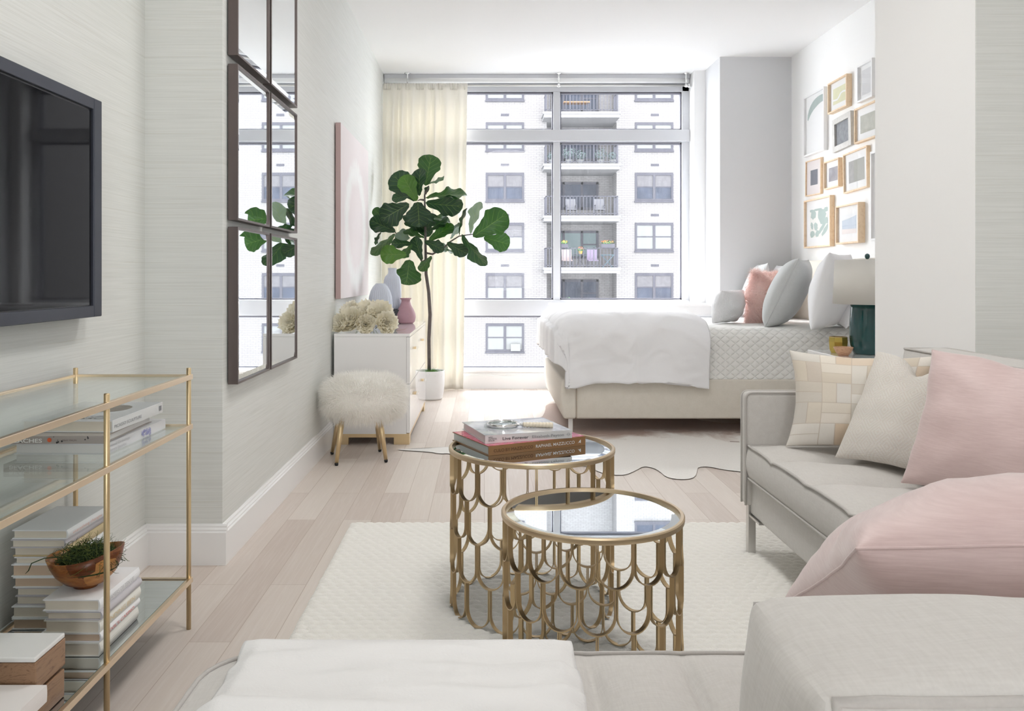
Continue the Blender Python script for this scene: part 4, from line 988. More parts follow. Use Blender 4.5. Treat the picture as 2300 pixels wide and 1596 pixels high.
# pink fur pillow
a=lean(1684,724,.42,.36,.10,.80); m,rim,un=cushion(*a,.19,c=.05,seed=7)
pt_=thing('fur_pillow','shaggy pink fur pillow in front of the grey pillows','pillow',tuple((V(a[1])+V(a[2]))/2)); link('cushion_body',m,M['pinkfur'],pt_,smooth=True)
pts=[]; cen=(V(a[1])+V(a[2]))/2
for i in range(11000):
    f=random.choice(m.f); w_=[random.random() for _ in f]; s_=sum(w_); p=sum((V(m.v[k])*w for k,w in zip(f,w_)),V())/s_
    nn=(V(m.v[f[1]])-V(m.v[f[0]])).cross(V(m.v[f[2]])-V(m.v[f[0]]))
    if nn.length<1e-9: continue
    nn.normalize()
    if nn.dot(p-cen)<0: nn=-nn
    pts.append((p,(nn*.55+(p-cen).normalized()*.45)))
q=link('long_fur',fur(pts,.060,.0015,.5,1.3,3,.2),M['pinkfur'],pt_); q['kind']='stuff'
# white textured bolster pillow
def knit():
    t=NT('white_ruffled_knit'); w=t.noise(t.coord((30,30,12)),3,3,.6,2); return t.done(t.pr((.86,.86,.87,1),.8,0,t.bump(w,.9,.012),Sheen_Weight=.2))
a=lean(1600,726,.34,.25,.30,.75); pillow('lumbar_pillow','small white ruffled pillow at the front of the row','pillow',*a,.20,knit(),None,None,c=.06,seed=9,wr=.012)
# ---------------------------------------------------------------- nightstand, lamp, bowls
nz=.602
ns=thing('nightstand','white bedside table between the bed and the column','nightstand',(2.23,4.72,0))
link('top',MB().box((1.95,4.45,nz-.022),(2.55,4.97,nz)),M['white'],ns,bevel=.003)
link('body',MB().box((1.965,4.465,.18),(2.54,4.96,nz-.022)),M['whitematte'],ns,bevel=.003)
d_=link('drawer',MB().box((1.975,4.452,.40),(2.53,4.465,nz-.03)),M['white'],ns,bevel=.002)
link('knob',MB().lathe([(0,0),(.01,0),(.012,.012),(0,.016)],(2.25,4.445,.48),12),M['brass'],d_)
for x in (1.98,2.50):
    for y in (4.48,4.92): link('leg',MB().box((x,y,0),(x+.025,y+.025,.18)),M['brass'],ns)
lx,ly=2.185,4.70
def tealm():
    t=NT('teal_ceramic'); n=t.noise(t.coord(),6,3); return t.done(t.pr(t.mix(n,(.004,.045,.045,1),(.010,.080,.085,1)),.06,0,Coat_Weight=.6,Coat_Roughness=.02))
lp=thing('table_lamp','glossy teal ceramic lamp with a white drum shade on the nightstand','lamp',(lx,ly,nz))
link('lamp_base',MB().lathe([(0,.001),(.070,0),(.076,.005),(.092,.05),(.0965,.10),(.0955,.17),(.092,.24),(.090,.285),(.086,.292),(.02,.294),(0,.294)],(lx,ly,nz+.0003),72,lambda t,z:1+(.010*math.cos(8*t) if z<.28 else 0)),tealm(),lp,smooth=True)
link('foot_ring',MB().lathe([(0,0),(.071,0),(.073,.004),(0,.004)],(lx,ly,nz+.0001),40),simple('lamp_foot',(.01,.03,.03,1),.3),lp)
def shadem():
    t=NT('linen_shade'); d=t.pr((.90,.89,.86,1),.8,0,t.bump(t.noise(t.coord((300,300,300)),2,2),.2,.0005)); l=t.node('BsdfTranslucent',Color=(.85,.83,.78,1)); mx=t.node('MixShader',Fac=.42); t.l.new(d,mx.inputs[1]); t.l.new(l.outputs[0],mx.inputs[2]); return t.done(mx.outputs[0])
link('lamp_shade',MB().lathe([(.182,.285),(.172,.536)],(lx,ly,nz),64,cap=False),shadem(),lp,smooth=True,solid=.003)
link('stem',MB().tube([(lx,ly,nz+.29),(lx,ly,nz+.545)],.005,8),M['brass'],lp)
link('spider',MB().tube([(lx-.17,ly,nz+.532),(lx+.17,ly,nz+.532)],.0022,6),M['brass'],lp)
link('finial',MB().lathe([(0,0),(.008,.001),(.013,.010),(.0145,.018),(.011,.028),(0,.033)],(lx,ly,nz+.540),20),bpy.data.materials['teal_ceramic'],lp,smooth=True)
nb=thing('wooden_bowl','small olive-wood bowl on the nightstand beside the lamp','bowl',(2.0,4.60,nz))
link('bowl_body',MB().lathe([(0,.0),(.026,.0),(.040,.018),(.053,.046),(.050,.048),(.037,.020),(.022,.008),(0,.006)],(2.005,4.60,nz+.0003),36),wood('olive_wood',(.28,.12,.06,1),(.60,.36,.22,1),(12,12,30),.4,3),nb,smooth=True)
gv=thing('glass_votive','gold and green faceted glass votive behind the small wooden bowl','votive',(2.07,4.74,nz))
vb=MB().lathe([(0,.002),(.040,.0),(.050,.02),(.054,.065),(.052,.092),(.049,.092),(.050,.065),(.045,.022),(0,.008)],(2.045,4.76,nz+.0003),8); link('votive_body',vb,simple('gold_green_glass',(.50,.38,.09,1),.1,.6),gv)
link('rim',MB().lathe([(.0485,.091),(.0525,.091),(.0525,.094),(.0485,.094)],(2.045,4.76,nz),8,closed=True),M['brass'],gv)
# ---------------------------------------------------------------- pictures on the right wall
oak=wood('light_oak_frame',(.66,.47,.29,1),(.80,.62,.43,1),(8,8,8),.5,2); wf=simple('white_frame',(.84,.84,.84,1),.4); sv=simple('silver_leaf_frame',(.62,.60,.57,1),.5,.3,nscale=60,namp=.15,bump=.6,bscale=120,bdist=.002)
matw=simple('white_mat_board',(.83,.83,.83,1),.8)
pgl=thin('picture_glass',(1,1,1,1),0,0,1.4)
def frame(y0,y1,z0,z1,fm,w,label,matc,mat_w,art,depth=.034,tilt=0,group='framed pictures on the right wall'):
    """y0 nearer the camera"""
    t=thing('picture_frame',label,'picture',(XR,(y0+y1)/2,z0),group)
    xf_=XR-depth; m=MB(); cy,cz=(y0+y1)/2,(z0+z1)/2
    def rt(mb):
        if tilt:
            c,s=math.cos(tilt),math.sin(tilt); mb.v=[(x,cy+(y-cy)*c-(z-cz)*s,cz+(y-cy)*s+(z-cz)*c) for x,y,z in mb.v]
        return mb
    m.box((xf_,y0,z0),(XR-.0005,y0+w,z1)); m.box((xf_,y1-w,z0),(XR-.0005,y1,z1)); m.box((xf_,y0+w,z0),(XR-.0005,y1-w,z0+w)); m.box((xf_,y0+w,z1-w),(XR-.0005,y1-w,z1))
    link('frame',rt(m),fm,t,bevel=.001)
    xb=xf_+min(.020,depth*.55)
    link('mat_board',rt(MB().box((xb,y0+w,z0+w),(xb+.003,y1-w,z1-w))),matc,t)
    Y0,Y1,Z0,Z1=y0+w+mat_w,y1-w-mat_w,z0+w+mat_w,z1-w-mat_w
    art(t,xb-.0007,Y0,Y1,Z0,Z1,rt)
    link('glass',rt(MB().add([(xf_+.004,y0+w,z0+w),(xf_+.004,y1-w,z0+w),(xf_+.004,y1-w,z1-w),(xf_+.004,y0+w,z1-w)],[(0,3,2,1)])),pgl,t)
    return t
# art drawn in a unit square: a runs left-to-right as seen (far wall end -> near), b upwards
def P2(t,x,Y0,Y1,Z0,Z1,rt,pts,mat,name='print',dx=0):
    m=MB().add([(x-dx,Y1+(Y0-Y1)*a,Z0+(Z1-Z0)*b) for a,b in pts],[tuple(range(len(pts)))]); link(name,rt(m),mat,t)
def strip(path,w):
    L=[];R=[]
    for i,(a,b) in enumerate(path):
        p,q=path[max(0,i-1)],path[min(len(path)-1,i+1)]; dx,dy=q[0]-p[0],q[1]-p[1]; l=math.hypot(dx,dy) or 1; ww=w[i] if isinstance(w,(list,tuple)) else w
        L.append((a-dy/l*ww,b+dx/l*ww)); R.append((a+dy/l*ww,b-dx/l*ww))
    return L+R[::-1]
sage=simple('sage_ink',(.42,.50,.48,1),.8,nscale=25,namp=.1); sq=[(0,0),(1,0),(1,1),(0,1)]
def art1(*k):
    P2(*k,strip([(.10,.60),(.13,.66),(.20,.725),(.28,.77),(.38,.81),(.50,.84),(.62,.86),(.74,.872),(.86,.875),(.99,.87)],[.02,.05,.065,.072,.076,.076,.072,.066,.06,.058]),sage,'brush_stroke')
def art2(*k):
    P2(*k,sq,simple('yellow_green_wash',(.74,.73,.50,1),.8,nscale=14,namp=.08))
    P2(*k,strip([(0,.30),(.15,.27),(.35,.25),(.5,.38),(.62,.55),(.8,.60),(1,.56)],.05),simple('white_wash',(.82,.83,.84,1),.8),'wave',.0004)
def art3(*k): P2(*k,sq,simple('pale_print',(.72,.72,.73,1),.8,nscale=6,namp=.1))
def art4(*k): P2(*k,sq,simple('grey_blue_drawing',(.36,.38,.41,1),.7,nscale=30,namp=.35))
def art5(*k): P2(*k,sq,simple('olive_print',(.55,.55,.48,1),.8,nscale=20,namp=.2))
def art6(*k): P2(*k,sq,simple('indigo_square',(.20,.205,.25,1),.8,nscale=40,namp=.2))
def art7(*k): P2(*k,sq,simple('grey_rose_wash',(.50,.48,.52,1),.8,nscale=12,namp=.35))
def art8(*k):
    P2(*k,sq,simple('olive_grey_print',(.42,.42,.38,1),.8,nscale=8,namp=.1)); P2(*k,[(0,0),(.35,0),(.33,1),(0,1)],simple('grey_bark_print',(.50,.49,.48,1),.8,nscale=20,namp=.2),'print_edge',.0004)
def art9(*k): P2(*k,sq,simple('pink_brick_print',(.80,.68,.65,1),.8,nscale=8,namp=.12))
def art10(*k):
    P2(*k,sq,simple('cream_print_ground',(.80,.79,.75,1),.8)); sg=simple('sage_green_shapes',(.40,.49,.46,1),.8)
    def blob(cx_,cy_,rx,ry,an,s):
        r=random.Random(s); P=[]
        for i in range(18):
            a=i*PI/9; q=1+.12*math.sin(2*a+r.random()*6)+.05*math.sin(3*a+s); x=rx*q*math.cos(a); y=ry*q*math.sin(a); P.append((min(1,max(0,cx_+x*math.cos(an)-y*math.sin(an))),min(1,max(0,cy_+x*math.sin(an)+y*math.cos(an)))))
        P2(*k,P,sg,'leaf_shape',.0004+.00001*s)
    for i,(a,b,c,d,e) in enumerate(((.68,.72,.22,.27,.2),(.20,.80,.15,.16,-.3),(.10,.96,.10,.06,0),(.45,.97,.22,.05,0),(.9,.93,.12,.10,.5),(.12,.42,.07,.13,.2),(.34,.38,.10,.16,.4),(.14,.12,.13,.13,0),(.42,.12,.10,.12,-.4),(.80,.42,.26,.07,.9),(.86,.22,.26,.08,.8),(.62,.24,.22,.07,.8),(.93,.55,.08,.12,.2))): blob(a,b,c,d,e,i+1)
def art11(*k):
    P2(*k,sq,simple('pale_blue_wash',(.60,.67,.76,1),.8,nscale=6,namp=.1)); P2(*k,[(0,.0),(1,.0),(1,.22),(0,.26)],simple('blush_sand_wash',(.78,.72,.70,1),.8),'sand',.0004); P2(*k,[(0,.7),(.5,.78),(1,.9),(1,1),(0,1)],simple('white_cloud_wash',(.80,.81,.82,1),.8),'cloud',.0004); P2(*k,[(0,.42),(.3,.44),(.6,.40),(1,.42),(1,.39),(0,.40)],simple('blue_line_wash',(.45,.52,.62,1),.8),'horizon',.0005)
frame(6.41,6.82,2.025,2.52,wf,.014,'tall white framed print with one sage brush stroke, top left',matw,.0,art1)
frame(5.99,6.32,2.282,2.517,oak,.012,'small oak framed yellow-green print with a pale wave',matw,.045,art2,.042)
frame(5.60,5.83,2.266,2.529,wf,.014,'white frame at the top right of the wall',matw,.03,art3,.04)
frame(5.95,6.27,1.985,2.235,sv,.042,'hammered silver-grey frame around a small grey picture',simple('dark_mount',(.06,.06,.07,1),.6),.0,art4,.028,-.045)
frame(5.53,5.885,1.985,2.235,oak,.012,'oak framed print cut off by the column, second from the top',matw,.05,art5,.034)
frame(6.50,6.81,1.697,1.985,oak,.008,'thin oak frame with a pink mat round a dark square',simple('blush_mat',(.76,.70,.69,1),.8),.075,art6,.022,.02)
frame(6.14,6.41,1.713,1.929,oak,.010,'smallest oak frame with a grey cloudy picture, centre of the wall',matw,.045,art7,.036)
frame(5.70,6.08,1.655,1.945,oak,.011,'large oak frame with a wide mat round an olive-grey picture',matw,.055,art8,.028,-.03)
frame(5.24,5.64,1.285,1.894,wf,.016,'tall white frame cut off by the column at the right',matw,.02,art9,.034)
frame(6.286,6.80,1.272,1.663,oak,.012,'wide oak frame with sage green leaf shapes, lower left',matw,.07,art10,.038)
frame(5.783,6.16,1.28,1.565,oak,.012,'oak framed pale blue seascape, lower right above the headboard',matw,.06,art11,.05)
# ---------------------------------------------------------------- woven rug and cowhide
def rugf(u,v):
    x=-.563+2.55*u; y=.45+3.01*v
    r=y/.0305; row=math.floor(r); fr_=r-row
    k=x/.042+ .5*(row%2)+.35*noise.noise(V((row*.7,x*3,0))); b=abs(math.sin(PI*k))
    z=.006+.0165*math.sin(PI*fr_)**.55*(.55+.45*b**.5)+.002*noise.noise(V((x*30,y*30,0)))
    e=min(u*2.55,(1-u)*2.55,(1-v)*3.01)
    if e<.02: z*=(.25+.75*math.sqrt(max(0,e/.02)))
    return (x+.003*noise.noise(V((row*1.3,0,0))),y,z)
def rugmesh():
    m=MB(); nx,ny=400,800
    m.grid(rugf,nx,ny); 
    return m
M['rug']=simple('ivory_wool',(.90,.885,.84,1),.95,bump=.6,bscale=260,bdist=.003,Sheen_Weight=.3)
rg=thing('woven_rug','chunky ivory braided wool rug under the nesting tables','rug',(.7,1.95,0)); link('rug_pile',rugmesh(),M['rug'],rg,smooth=True)
link('rug_backing',MB().box((-.558,.46,.0005),(1.98,3.455,.008)),M['rug'],rg)
def hidem():
    t=NT('cowhide'); tc=t.n.new('ShaderNodeTexCoord'); s=t.node('SeparateXYZ'); t.l.new(tc.outputs['Object'],s.inputs[0])
    n=t.noise(t.coord((1,1,1)),2.6,5,.6,1); hair=t.noise(t.coord((60,14,1)),3,3)
    y=t.math('ADD',s.outputs[1],t.math('MULTIPLY',t.math('SUBTRACT',n,.5),1.1))
    f=t.node('MapRange',Value=y); f.inputs[1].default_value=5.25; f.inputs[2].default_value=5.5
    c=t.mix(f.outputs[0],(.84,.825,.79,1),(.30,.17,.115,1)); c=t.mix(t.math('MULTIPLY',hair,.3),c,(.55,.47,.42,1))
    return t.done(t.pr(c,.6,0,t.bump(hair,.5,.003),Sheen_Weight=.3))
out=[(968,1016),(985,1020),(1010,1019),(1060,1030),(1110,1040),(1180,1046),(1260,1050),(1322,1046),(1345,1062),(1378,1068),(1405,1068),(1428,1058),(1445,1048),(1468,1052),(1482,1060),(1495,1072),(1515,1077),(1545,1078),(1562,1072),(1566,1058),(1568,1050),(1592,1049),(1625,1056),(1660,1060),(1720,1066),(1790,1080)]
fp=lambda x,y:(V(((x-CX)*(H*F/(y-CY))/F,H*F/(y-CY),0)))
near=[fp(*p) for p in out]; 
far=[V((2.3,4.6,0)),V((2.45,5.0,0)),V((2.30,5.25,0)),V((2.45,5.55,0)),V((2.25,5.78,0)),V((1.9,5.80,0)),V((1.6,5.85,0)),V((1.45,6.25,0)),V((1.2,6.55,0)),V((.9,6.45,0)),V((.62,6.75,0)),V((.50,6.70,0)),V((.47,6.35,0)),V((.42,6.05,0)),V((.30,5.85,0)),V((.33,5.55,0)),V((.20,5.35,0)),V((.05,5.28,0)),V((-.12,5.15,0)),V((-.15,5.0,0)),V((-.42,4.98,0)),V((-.56,4.95,0))]
def smoothp(P):
    Q=[]
    for i in range(len(P)):
        a,b=P[i],P[(i+1)%len(P)]; Q+= [a*.75+b*.25,a*.25+b*.75]
    return Q
ol=smoothp(near+far); cen=V((1.05,5.3,0)); hm=MB(); K=len(ol); R_=9
vs=[(cen.x,cen.y,.006)]
for k in range(1,R_+1):
    for p in ol:
        q=cen.lerp(p,k/R_); z=.006+.004*noise.noise(V((q.x*4,q.y*4,0)))+.003*(noise.noise(V((q.x*11,q.y*11,3))))
        if k>=R_-1: z=.0045
        vs.append((q.x,q.y,max(.003,z)))
fs=[(0,1+i,1+(i+1)%K) for i in range(K)]
for k in range(R_-1):
    for i in range(K): a=1+k*K+i; b=1+k*K+(i+1)%K; fs.append((a,a+K,b+K,b))
hm.add(vs,fs); hd_=thing('cowhide_rug','cream and brown cowhide lying under the bed','rug',(1.0,5.2,0)); link('hide',hm,hidem(),hd_,smooth=True)
hm2=MB(); hm2.add([(a,b,z-.0012) for a,b,z in vs],[tuple(reversed(f)) for f in fs]); link('suede_back',hm2,simple('dark_suede',(.30,.25,.22,1),.9),hd_,smooth=True)
# ---------------------------------------------------------------- scalloped nesting tables
def nest(c,R,Ht,rows,N,ph,label,z0):
    t=thing('nesting_table',label,'side table',(c[0],c[1],z0),'scalloped brass nesting tables')
    rim=.0145; hh=(Ht-rim)/rows; ang=2*PI/N; rad=R*ang/2*.985; band=.0125; tk=.0028
    Ri,Ro=R-band-.002,R-.002
    def P(th,z,r): return (c[0]+r*math.cos(th),c[1]+r*math.sin(th),z0+z)
    for row in range(rows):
        m=MB(); ztop=Ht-rim-row*hh
        for k in range(N):
            th=ph+(k+.5*(row%2))*ang; zc=ztop-hh+rad
            path=[(-rad+tk/2,ztop),(-rad+tk/2,(ztop+zc)/2)]+[(-(rad-tk/2)*math.cos(a*PI/14),zc-(rad-tk/2)*math.sin(a*PI/14)) for a in range(15)]+[(rad-tk/2,(ztop+zc)/2),(rad-tk/2,ztop)]
            vs=[];fs=[]
            for i,(s,z) in enumerate(path):
                p,q=path[max(0,i-1)],path[min(len(path)-1,i+1)]; dx,dz=q[0]-p[0],q[1]-p[1]; l=math.hypot(dx,dz) or 1; nx,nz=-dz/l*tk/2,dx/l*tk/2
                for (a,b,rr) in ((nx,nz,Ri),(nx,nz,Ro),(-nx,-nz,Ro),(-nx,-nz,Ri)): vs.append(P(th+(s+a)/R,z+b,rr))
            n=len(path)
            for i in range(n-1):
                for j in range(4): fs.append((i*4+j,i*4+(j+1)%4,(i+1)*4+(j+1)%4,(i+1)*4+j))
            fs+= [(0,1,2,3),((n-1)*4+3,(n-1)*4+2,(n-1)*4+1,(n-1)*4)]
            m.add(vs,fs)
        link('scallop_tier',m,M['agedbrass'],t,smooth='auto')
    z=Ht-rim
    link('rim',MB().lathe([(Ri-.004,z),(R,z),(R+.001,z+.004),(R+.001,Ht-.003),(R-.002,Ht),(R-.009,Ht),(R-.011,Ht-.004),(R-.011,z+.004)],(c[0],c[1],z0),128,closed=True),M['champrim'],t,smooth='auto')
    g=MB(); rr=R-.011; b=.021; zt=Ht-.004
    g.lathe([(rr,zt-.004),(rr-b,zt-.0008),(0,zt-.0008)],(c[0],c[1],z0),96); link('mirror_top',g,M['tmirror'],t)
    link('top_plate',MB().lathe([(0,z+.001),(rr,z+.001),(rr,zt-.005),(0,zt-.005)],(c[0],c[1],z0),64),simple('black_underside',(.02,.022,.026,1),.35),t)
    return t
M['champrim']=brass('satin_brass_rim',(.62,.49,.33,1),.36)
zr_=.018
T1=(.149,2.60); T2=(.274,2.10)
nest(T1,.260,.513-zr_,4,17,.09,'larger and taller scalloped brass table with a mirror top holding two books',zr_)
nest(T2,.230,.451-zr_,4,16,.12,'smaller scalloped brass table with an empty mirror top in front',zr_)
zt=.513-.0048+.0003
b=book((.0126,2.47,zt),(.313,.16,0),.348,(-.16,.313,0),.258,.0285,simple('copper_brown_jacket',(.34,.18,.075,1),.3),simple('cool_page_block',(.70,.72,.70,1),.6,bump=.4,bscale=200,bdist=.0006),'copper-spined book lettered RAPHAEL MAZZUCCO lying on the mirror table')
ux=V((.313,.16,0)).normalized(); uy=V((-.16,.313,0)).normalized(); un=-uy
o=V((.0126,2.47,zt))+un*.0006
text('CULO BY MAZZUCCO',.0135,o+ux*.016+V((0,0,.009)),ux,(0,0,1),simple('dark_brown_ink',(.09,.035,.015,1),.6),b,fit=.138)
text('RAPHAEL MAZZUCCO',.0135,o+ux*.163+V((0,0,.009)),ux,(0,0,1),wink,b,fit=.143,bold=.01)
link('publisher_mark',MB().poly([(0,0),(.010,.011),(.012,.011),(.012,.001),(.009,.001),(.006,.0035)],o+ux*.318+V((0,0,.008)),ux,(0,0,1)),wink,b)
cvr=NT('crimson_cover'); n_=cvr.noise(cvr.coord((3,14,1),rot=(0,0,.47)),5,4,.6,1.5)
cm=cvr.done(cvr.pr(cvr.ramp(n_,[(.30,(.10,.01,.03,1)),(.47,(.45,.02,.09,1)),(.56,(.75,.12,.22,1)),(.70,(.20,.05,.06,1))]),.15,Coat_Weight=.5))
m=MB().obox(o-un*.003+V((0,0,.0286)),ux*.346,uy*.253,V((0,0,.0005))); link('cover_photo',m,cm,b)
z2=zt+.0293
ux=V((.276-.0024,2.596-2.506,0)).normalized(); uy=V((-ux.y,ux.x,0)); o=V((.0024,2.506,z2))
b=book(tuple(o),ux,.288,uy,.243,.0250,simple('pale_grey_jacket',(.76,.76,.76,1),.25),pages[2],'pale grey book lettered Live Forever Elizabeth Peyton, topmost on the table')
o2=o-uy*.0006
text('Live Forever',.0125,o2+ux*.055+V((0,0,.008)),ux,(0,0,1),simple('charcoal_ink',(.06,.06,.065,1),.6),b,fit=.086,bold=.012)
text('Elizabeth Peyton',.0125,o2+ux*.152+V((0,0,.008)),ux,(0,0,1),simple('mid_grey_ink',(.34,.34,.35,1),.6),b,fit=.108,bold=.008)
for i,(s_,w_) in enumerate((('NEW',.014),('THE MUSEUM',.026),('NEW YORK NY',.027),('MUSEUM',.019))): text(s_,.0036,o2+ux*.010+V((0,0,.0175-.0037*i)),ux,(0,0,1),blk,b,fit=w_,bold=.02 if i in(0,3) else .005)
mk=MB(); mk.tube([o2+ux*(.276+.0045*math.cos(a*PI/10))+V((0,0,.0125+.0045*math.sin(a*PI/10))) for a in range(20)],.0003,4,closed=True); mk.tube([o2+ux*.269+V((0,0,.0125)),o2+ux*.283+V((0,0,.0125))],.0003,4); link('publisher_mark',mk,ink,b)
cg=NT('grey_painting_cover'); n_=cg.noise(cg.coord((5,9,1)),2.2,4,.55,.8); cgm=cg.done(cg.pr(cg.ramp(n_,[(.33,(.33,.34,.38,1)),(.5,(.50,.51,.55,1)),(.62,(.68,.69,.68,1))]),.18,Coat_Weight=.5))
link('cover_photo',MB().obox(o+uy*.001+ux*.001+V((0,0,.0251)),ux*.286,uy*.240,V((0,0,.0004))),cgm,b)
link('cover_flap_print',MB().poly([(.19,.205),(.283,.225),(.283,.240),(.21,.240)],o+V((0,0,.02555)),ux,uy),simple('violet_grey_print',(.36,.37,.43,1),.3),b)
# magnifying glass
zg=z2+.0256+.006
mgt=thing('magnifying_glass','magnifying glass with a chrome ring and ivory ribbed handle lying on the top book','magnifier',(.06,2.65,zg-.006))
c=V((.058,2.655,zg+.0015))
link('ring',MB().lathe([(.0465,-.006),(.0495,-.006),(.0505,0),(.0495,.006),(.0465,.006),(.0458,0)],tuple(c),48,closed=True),M['chrome'],mgt,smooth=True)
link('lens',MB().lathe([(0,-.0035),(.03,-.002),(.0462,0),(.03,.002),(0,.0035)],tuple(c),40),M['lens'],mgt,smooth=True)
d=V((1,-.16,0)).normalized()
h=MB(); pts=[];rs=[]
for i in range(9):
    pts.append(c+d*(.049+.0022*i)); rs.append([.004,.0055,.004,.0028,.0045,.0032,.005,.0068,.006][i])
h.tube(pts,rs,14); link('ferrule',h,M['chrome'],mgt,smooth=True)
pts=[];rs=[]
for i in range(46):
    s_=i/45; pts.append(c+d*(.067+.096*s_)+V((0,0,.0005))); rs.append(.0072+.0022*s_+.0007*math.sin(s_*2*PI*9)-(0 if 0<i<45 else .002))
link('handle',MB().tube(pts,rs,14),simple('ivory_bone',(.76,.68,.54,1),.35),mgt,smooth=True)
# ---------------------------------------------------------------- sofa (right side and foreground run)
so=thing('sectional_sofa','light grey linen L-shaped sectional sofa with steel legs','sofa',(1.4,1.9,0))
zs0,zs1=.30,.42
def softbox(x0,x1,y0,y1,z0,z1,r=.02,dome=.0,tuft=None,nx=60,ny=60,chan=None):
    """boxed cushion: domed top with tufts, soft rounded sides"""
    m=MB()
    def top(u,v):
        x=x0+(x1-x0)*u; y=y0+(y1-y0)*v; e=min(1,min(u,1-u)*(x1-x0)/.10)*min(1,min(v,1-v)*(y1-y0)/.10)
        z=z1+dome*math.sin(min(1,e)*PI/2)
        if tuft:
            for (tx,ty) in tuft:
                d2=(x-tx)**2+(y-ty)**2; z-=.024*math.exp(-d2/.0016)+.016*math.exp(-d2/.014)
        if chan:
            for cx_ in chan[1]:
                q=(x if chan[0]=='x' else y)-cx_; z-=(.016*math.exp(-(q/.007)**2)+.016*math.exp(-(q/.04)**2))*((.05 if chan[0]=='x' else .3)+(.95 if chan[0]=='x' else .7)*min(1,e*1.2))
        return (x,y,z+.0015*noise.noise(V((x*8,y*8,1))))
    m.grid(top,nx,ny); W=nx+1
    # walls
    ring=[i for i in range(W)]+[j*W+nx for j in range(1,ny+1)]+[ny*W+i for i in range(nx-1,-1,-1)]+[j*W for j in range(ny-1,0,-1)]
    L=5; base_=len(m.v); K=len(ring)
    for l in range(1,L+1):
        q=l/L
        for a in ring:
            x,y,z=m.v[a]; bul=.012*math.sin(q*PI); 
            ox=-bul if a%W==0 else (bul if a%W==nx else 0); oy=-bul if a<W else (bul if a>=ny*W else 0)
            m.v.append((x+ox,y+oy,z+(z0-z)*q)); m.uv.append((0,0))
    prev=ring
    for l in range(L):
        cur=[base_+l*K+i for i in range(K)]
        for i in range(K): m.f.append((prev[i],cur[i],cur[(i+1)%K],prev[(i+1)%K])); m.mi.append(0)
        prev=cur
    m.f.append(tuple(reversed(prev))); m.mi.append(0); m.hasuv=False
    rimt=[V(m.v[a]) for a in ring]; rimb=[V(m.v[a]) for a in prev]
    return m,rimt,rimb
xs0,xs1,yA,yB=.978,1.545,1.36,3.045
tufts=[(1.20,y) for y in (1.6,1.9,2.2,2.5,2.8)]+[(1.40,y) for y in (1.6,1.9,2.2,2.5,2.8)]
seams=[1.6,1.9,2.2,2.5,2.8]
m,rt_,rb_=softbox(xs0,xs1,yA+.01,yB,zs0,zs1,dome=.016,tuft=tufts,nx=50,ny=150,chan=('y',seams))
link('seat_cushion',m,M['sofa'],so,smooth=True)
off=V((-.003,0,0))
link('seat_piping',MB().tube([p+off for p in rt_[::2]],.0042,6,closed=True),M['sofapipe'],so,smooth=True)
link('seat_piping',MB().tube([p+off for p in rb_[::2]],.0042,6,closed=True),M['sofapipe'],so,smooth=True)
link('seat_frame',MB().box((xs0+.012,.62,.16),(1.80,yB+.03,zs0-.001)),M['sofa'],so,bevel=.012,seg=4)
# arm at the far end
am=MB().box((.965,3.048,.195),(1.80,3.098,.618)); link('arm',am,simple('arm_inner_linen',(.40,.365,.34,1),.9) if False else M['sofa'],so,bevel=.02,seg=4)
def armpipe(y): 
    r=.022; x0,z1_=.967,.616; pts=[V((x0,y,.20))]+[V((x0,y,.30)),V((x0,y,.45))]+[V((x0+r-r*math.cos(a),y,z1_-r+r*math.sin(a))) for a in (0,.4,.8,1.2,1.57)]+[V((1.2,y,z1_)),V((1.5,y,z1_)),V((1.79,y,z1_))]
    return MB().tube(pts,.0042,6)
for y in (3.049,3.097): link('arm_piping',armpipe(y),M['sofapipe'],so,smooth=True)
# back along the right side
link('back_frame',MB().box((1.71,.62,.16),(1.80,3.098,.70)),M['sofa'],so,bevel=.02,seg=4)
for a,b_ in ((1.40,2.22),(2.235,3.035)):
    m,rt_,rb_=softbox(1.548,1.705,a,b_,.435,.780,dome=.012,nx=20,ny=40); link('back_cushion',m,M['sofa'],so,smooth=True); link('back_piping',MB().tube(rt_[::2],.0042,6,closed=True),M['sofapipe'],so,smooth=True)
# foreground run
ch=[-.14,.015,.17,.325,.48,.635,.79]
fx0,fx1,fy0,fy1=-.446,.965,.60,1.371
def fseat():
    m,rt_,rb_=softbox(fx0,fx1,fy0,fy1,zs0,zs1,dome=.014,nx=150,ny=50,chan=('x',ch))
    # round the free left corner in plan
    r=.10; cx_,cy_=fx0+r,fy1-r
    def rc_(p):
        x,y,z=p
        if x<cx_ and y>cy_:
            dx,dy=cx_-x,y-cy_; s_=max(dx,dy)/max(1e-9,math.hypot(dx,dy)); return (cx_-dx*s_,cy_+dy*s_,z)
        return (x,y,z)
    m.v=[rc_(p) for p in m.v]; return m,[V(rc_(p)) for p in rt_],[V(rc_(p)) for p in rb_]
m,rt_,rb_=fseat(); link('chaise_cushion',m,M['sofa'],so,smooth=True)
link('chaise_piping',MB().tube([p+V((0,0,.001)) for p in rt_[::2]],.0042,6,closed=True),M['sofapipe'],so,smooth=True); link('chaise_piping',MB().tube(rb_[::2],.0042,6,closed=True),M['sofapipe'],so,smooth=True)
link('chaise_frame',MB().box((fx0+.02,.52,.16),(1.0,fy1-.02,zs0-.001)),M['sofa'],so,bevel=.015,seg=4)
link('chaise_back_frame',MB().box((.20,.42,.16),(1.80,.52,.60)),M['sofa'],so,bevel=.02,seg=4)
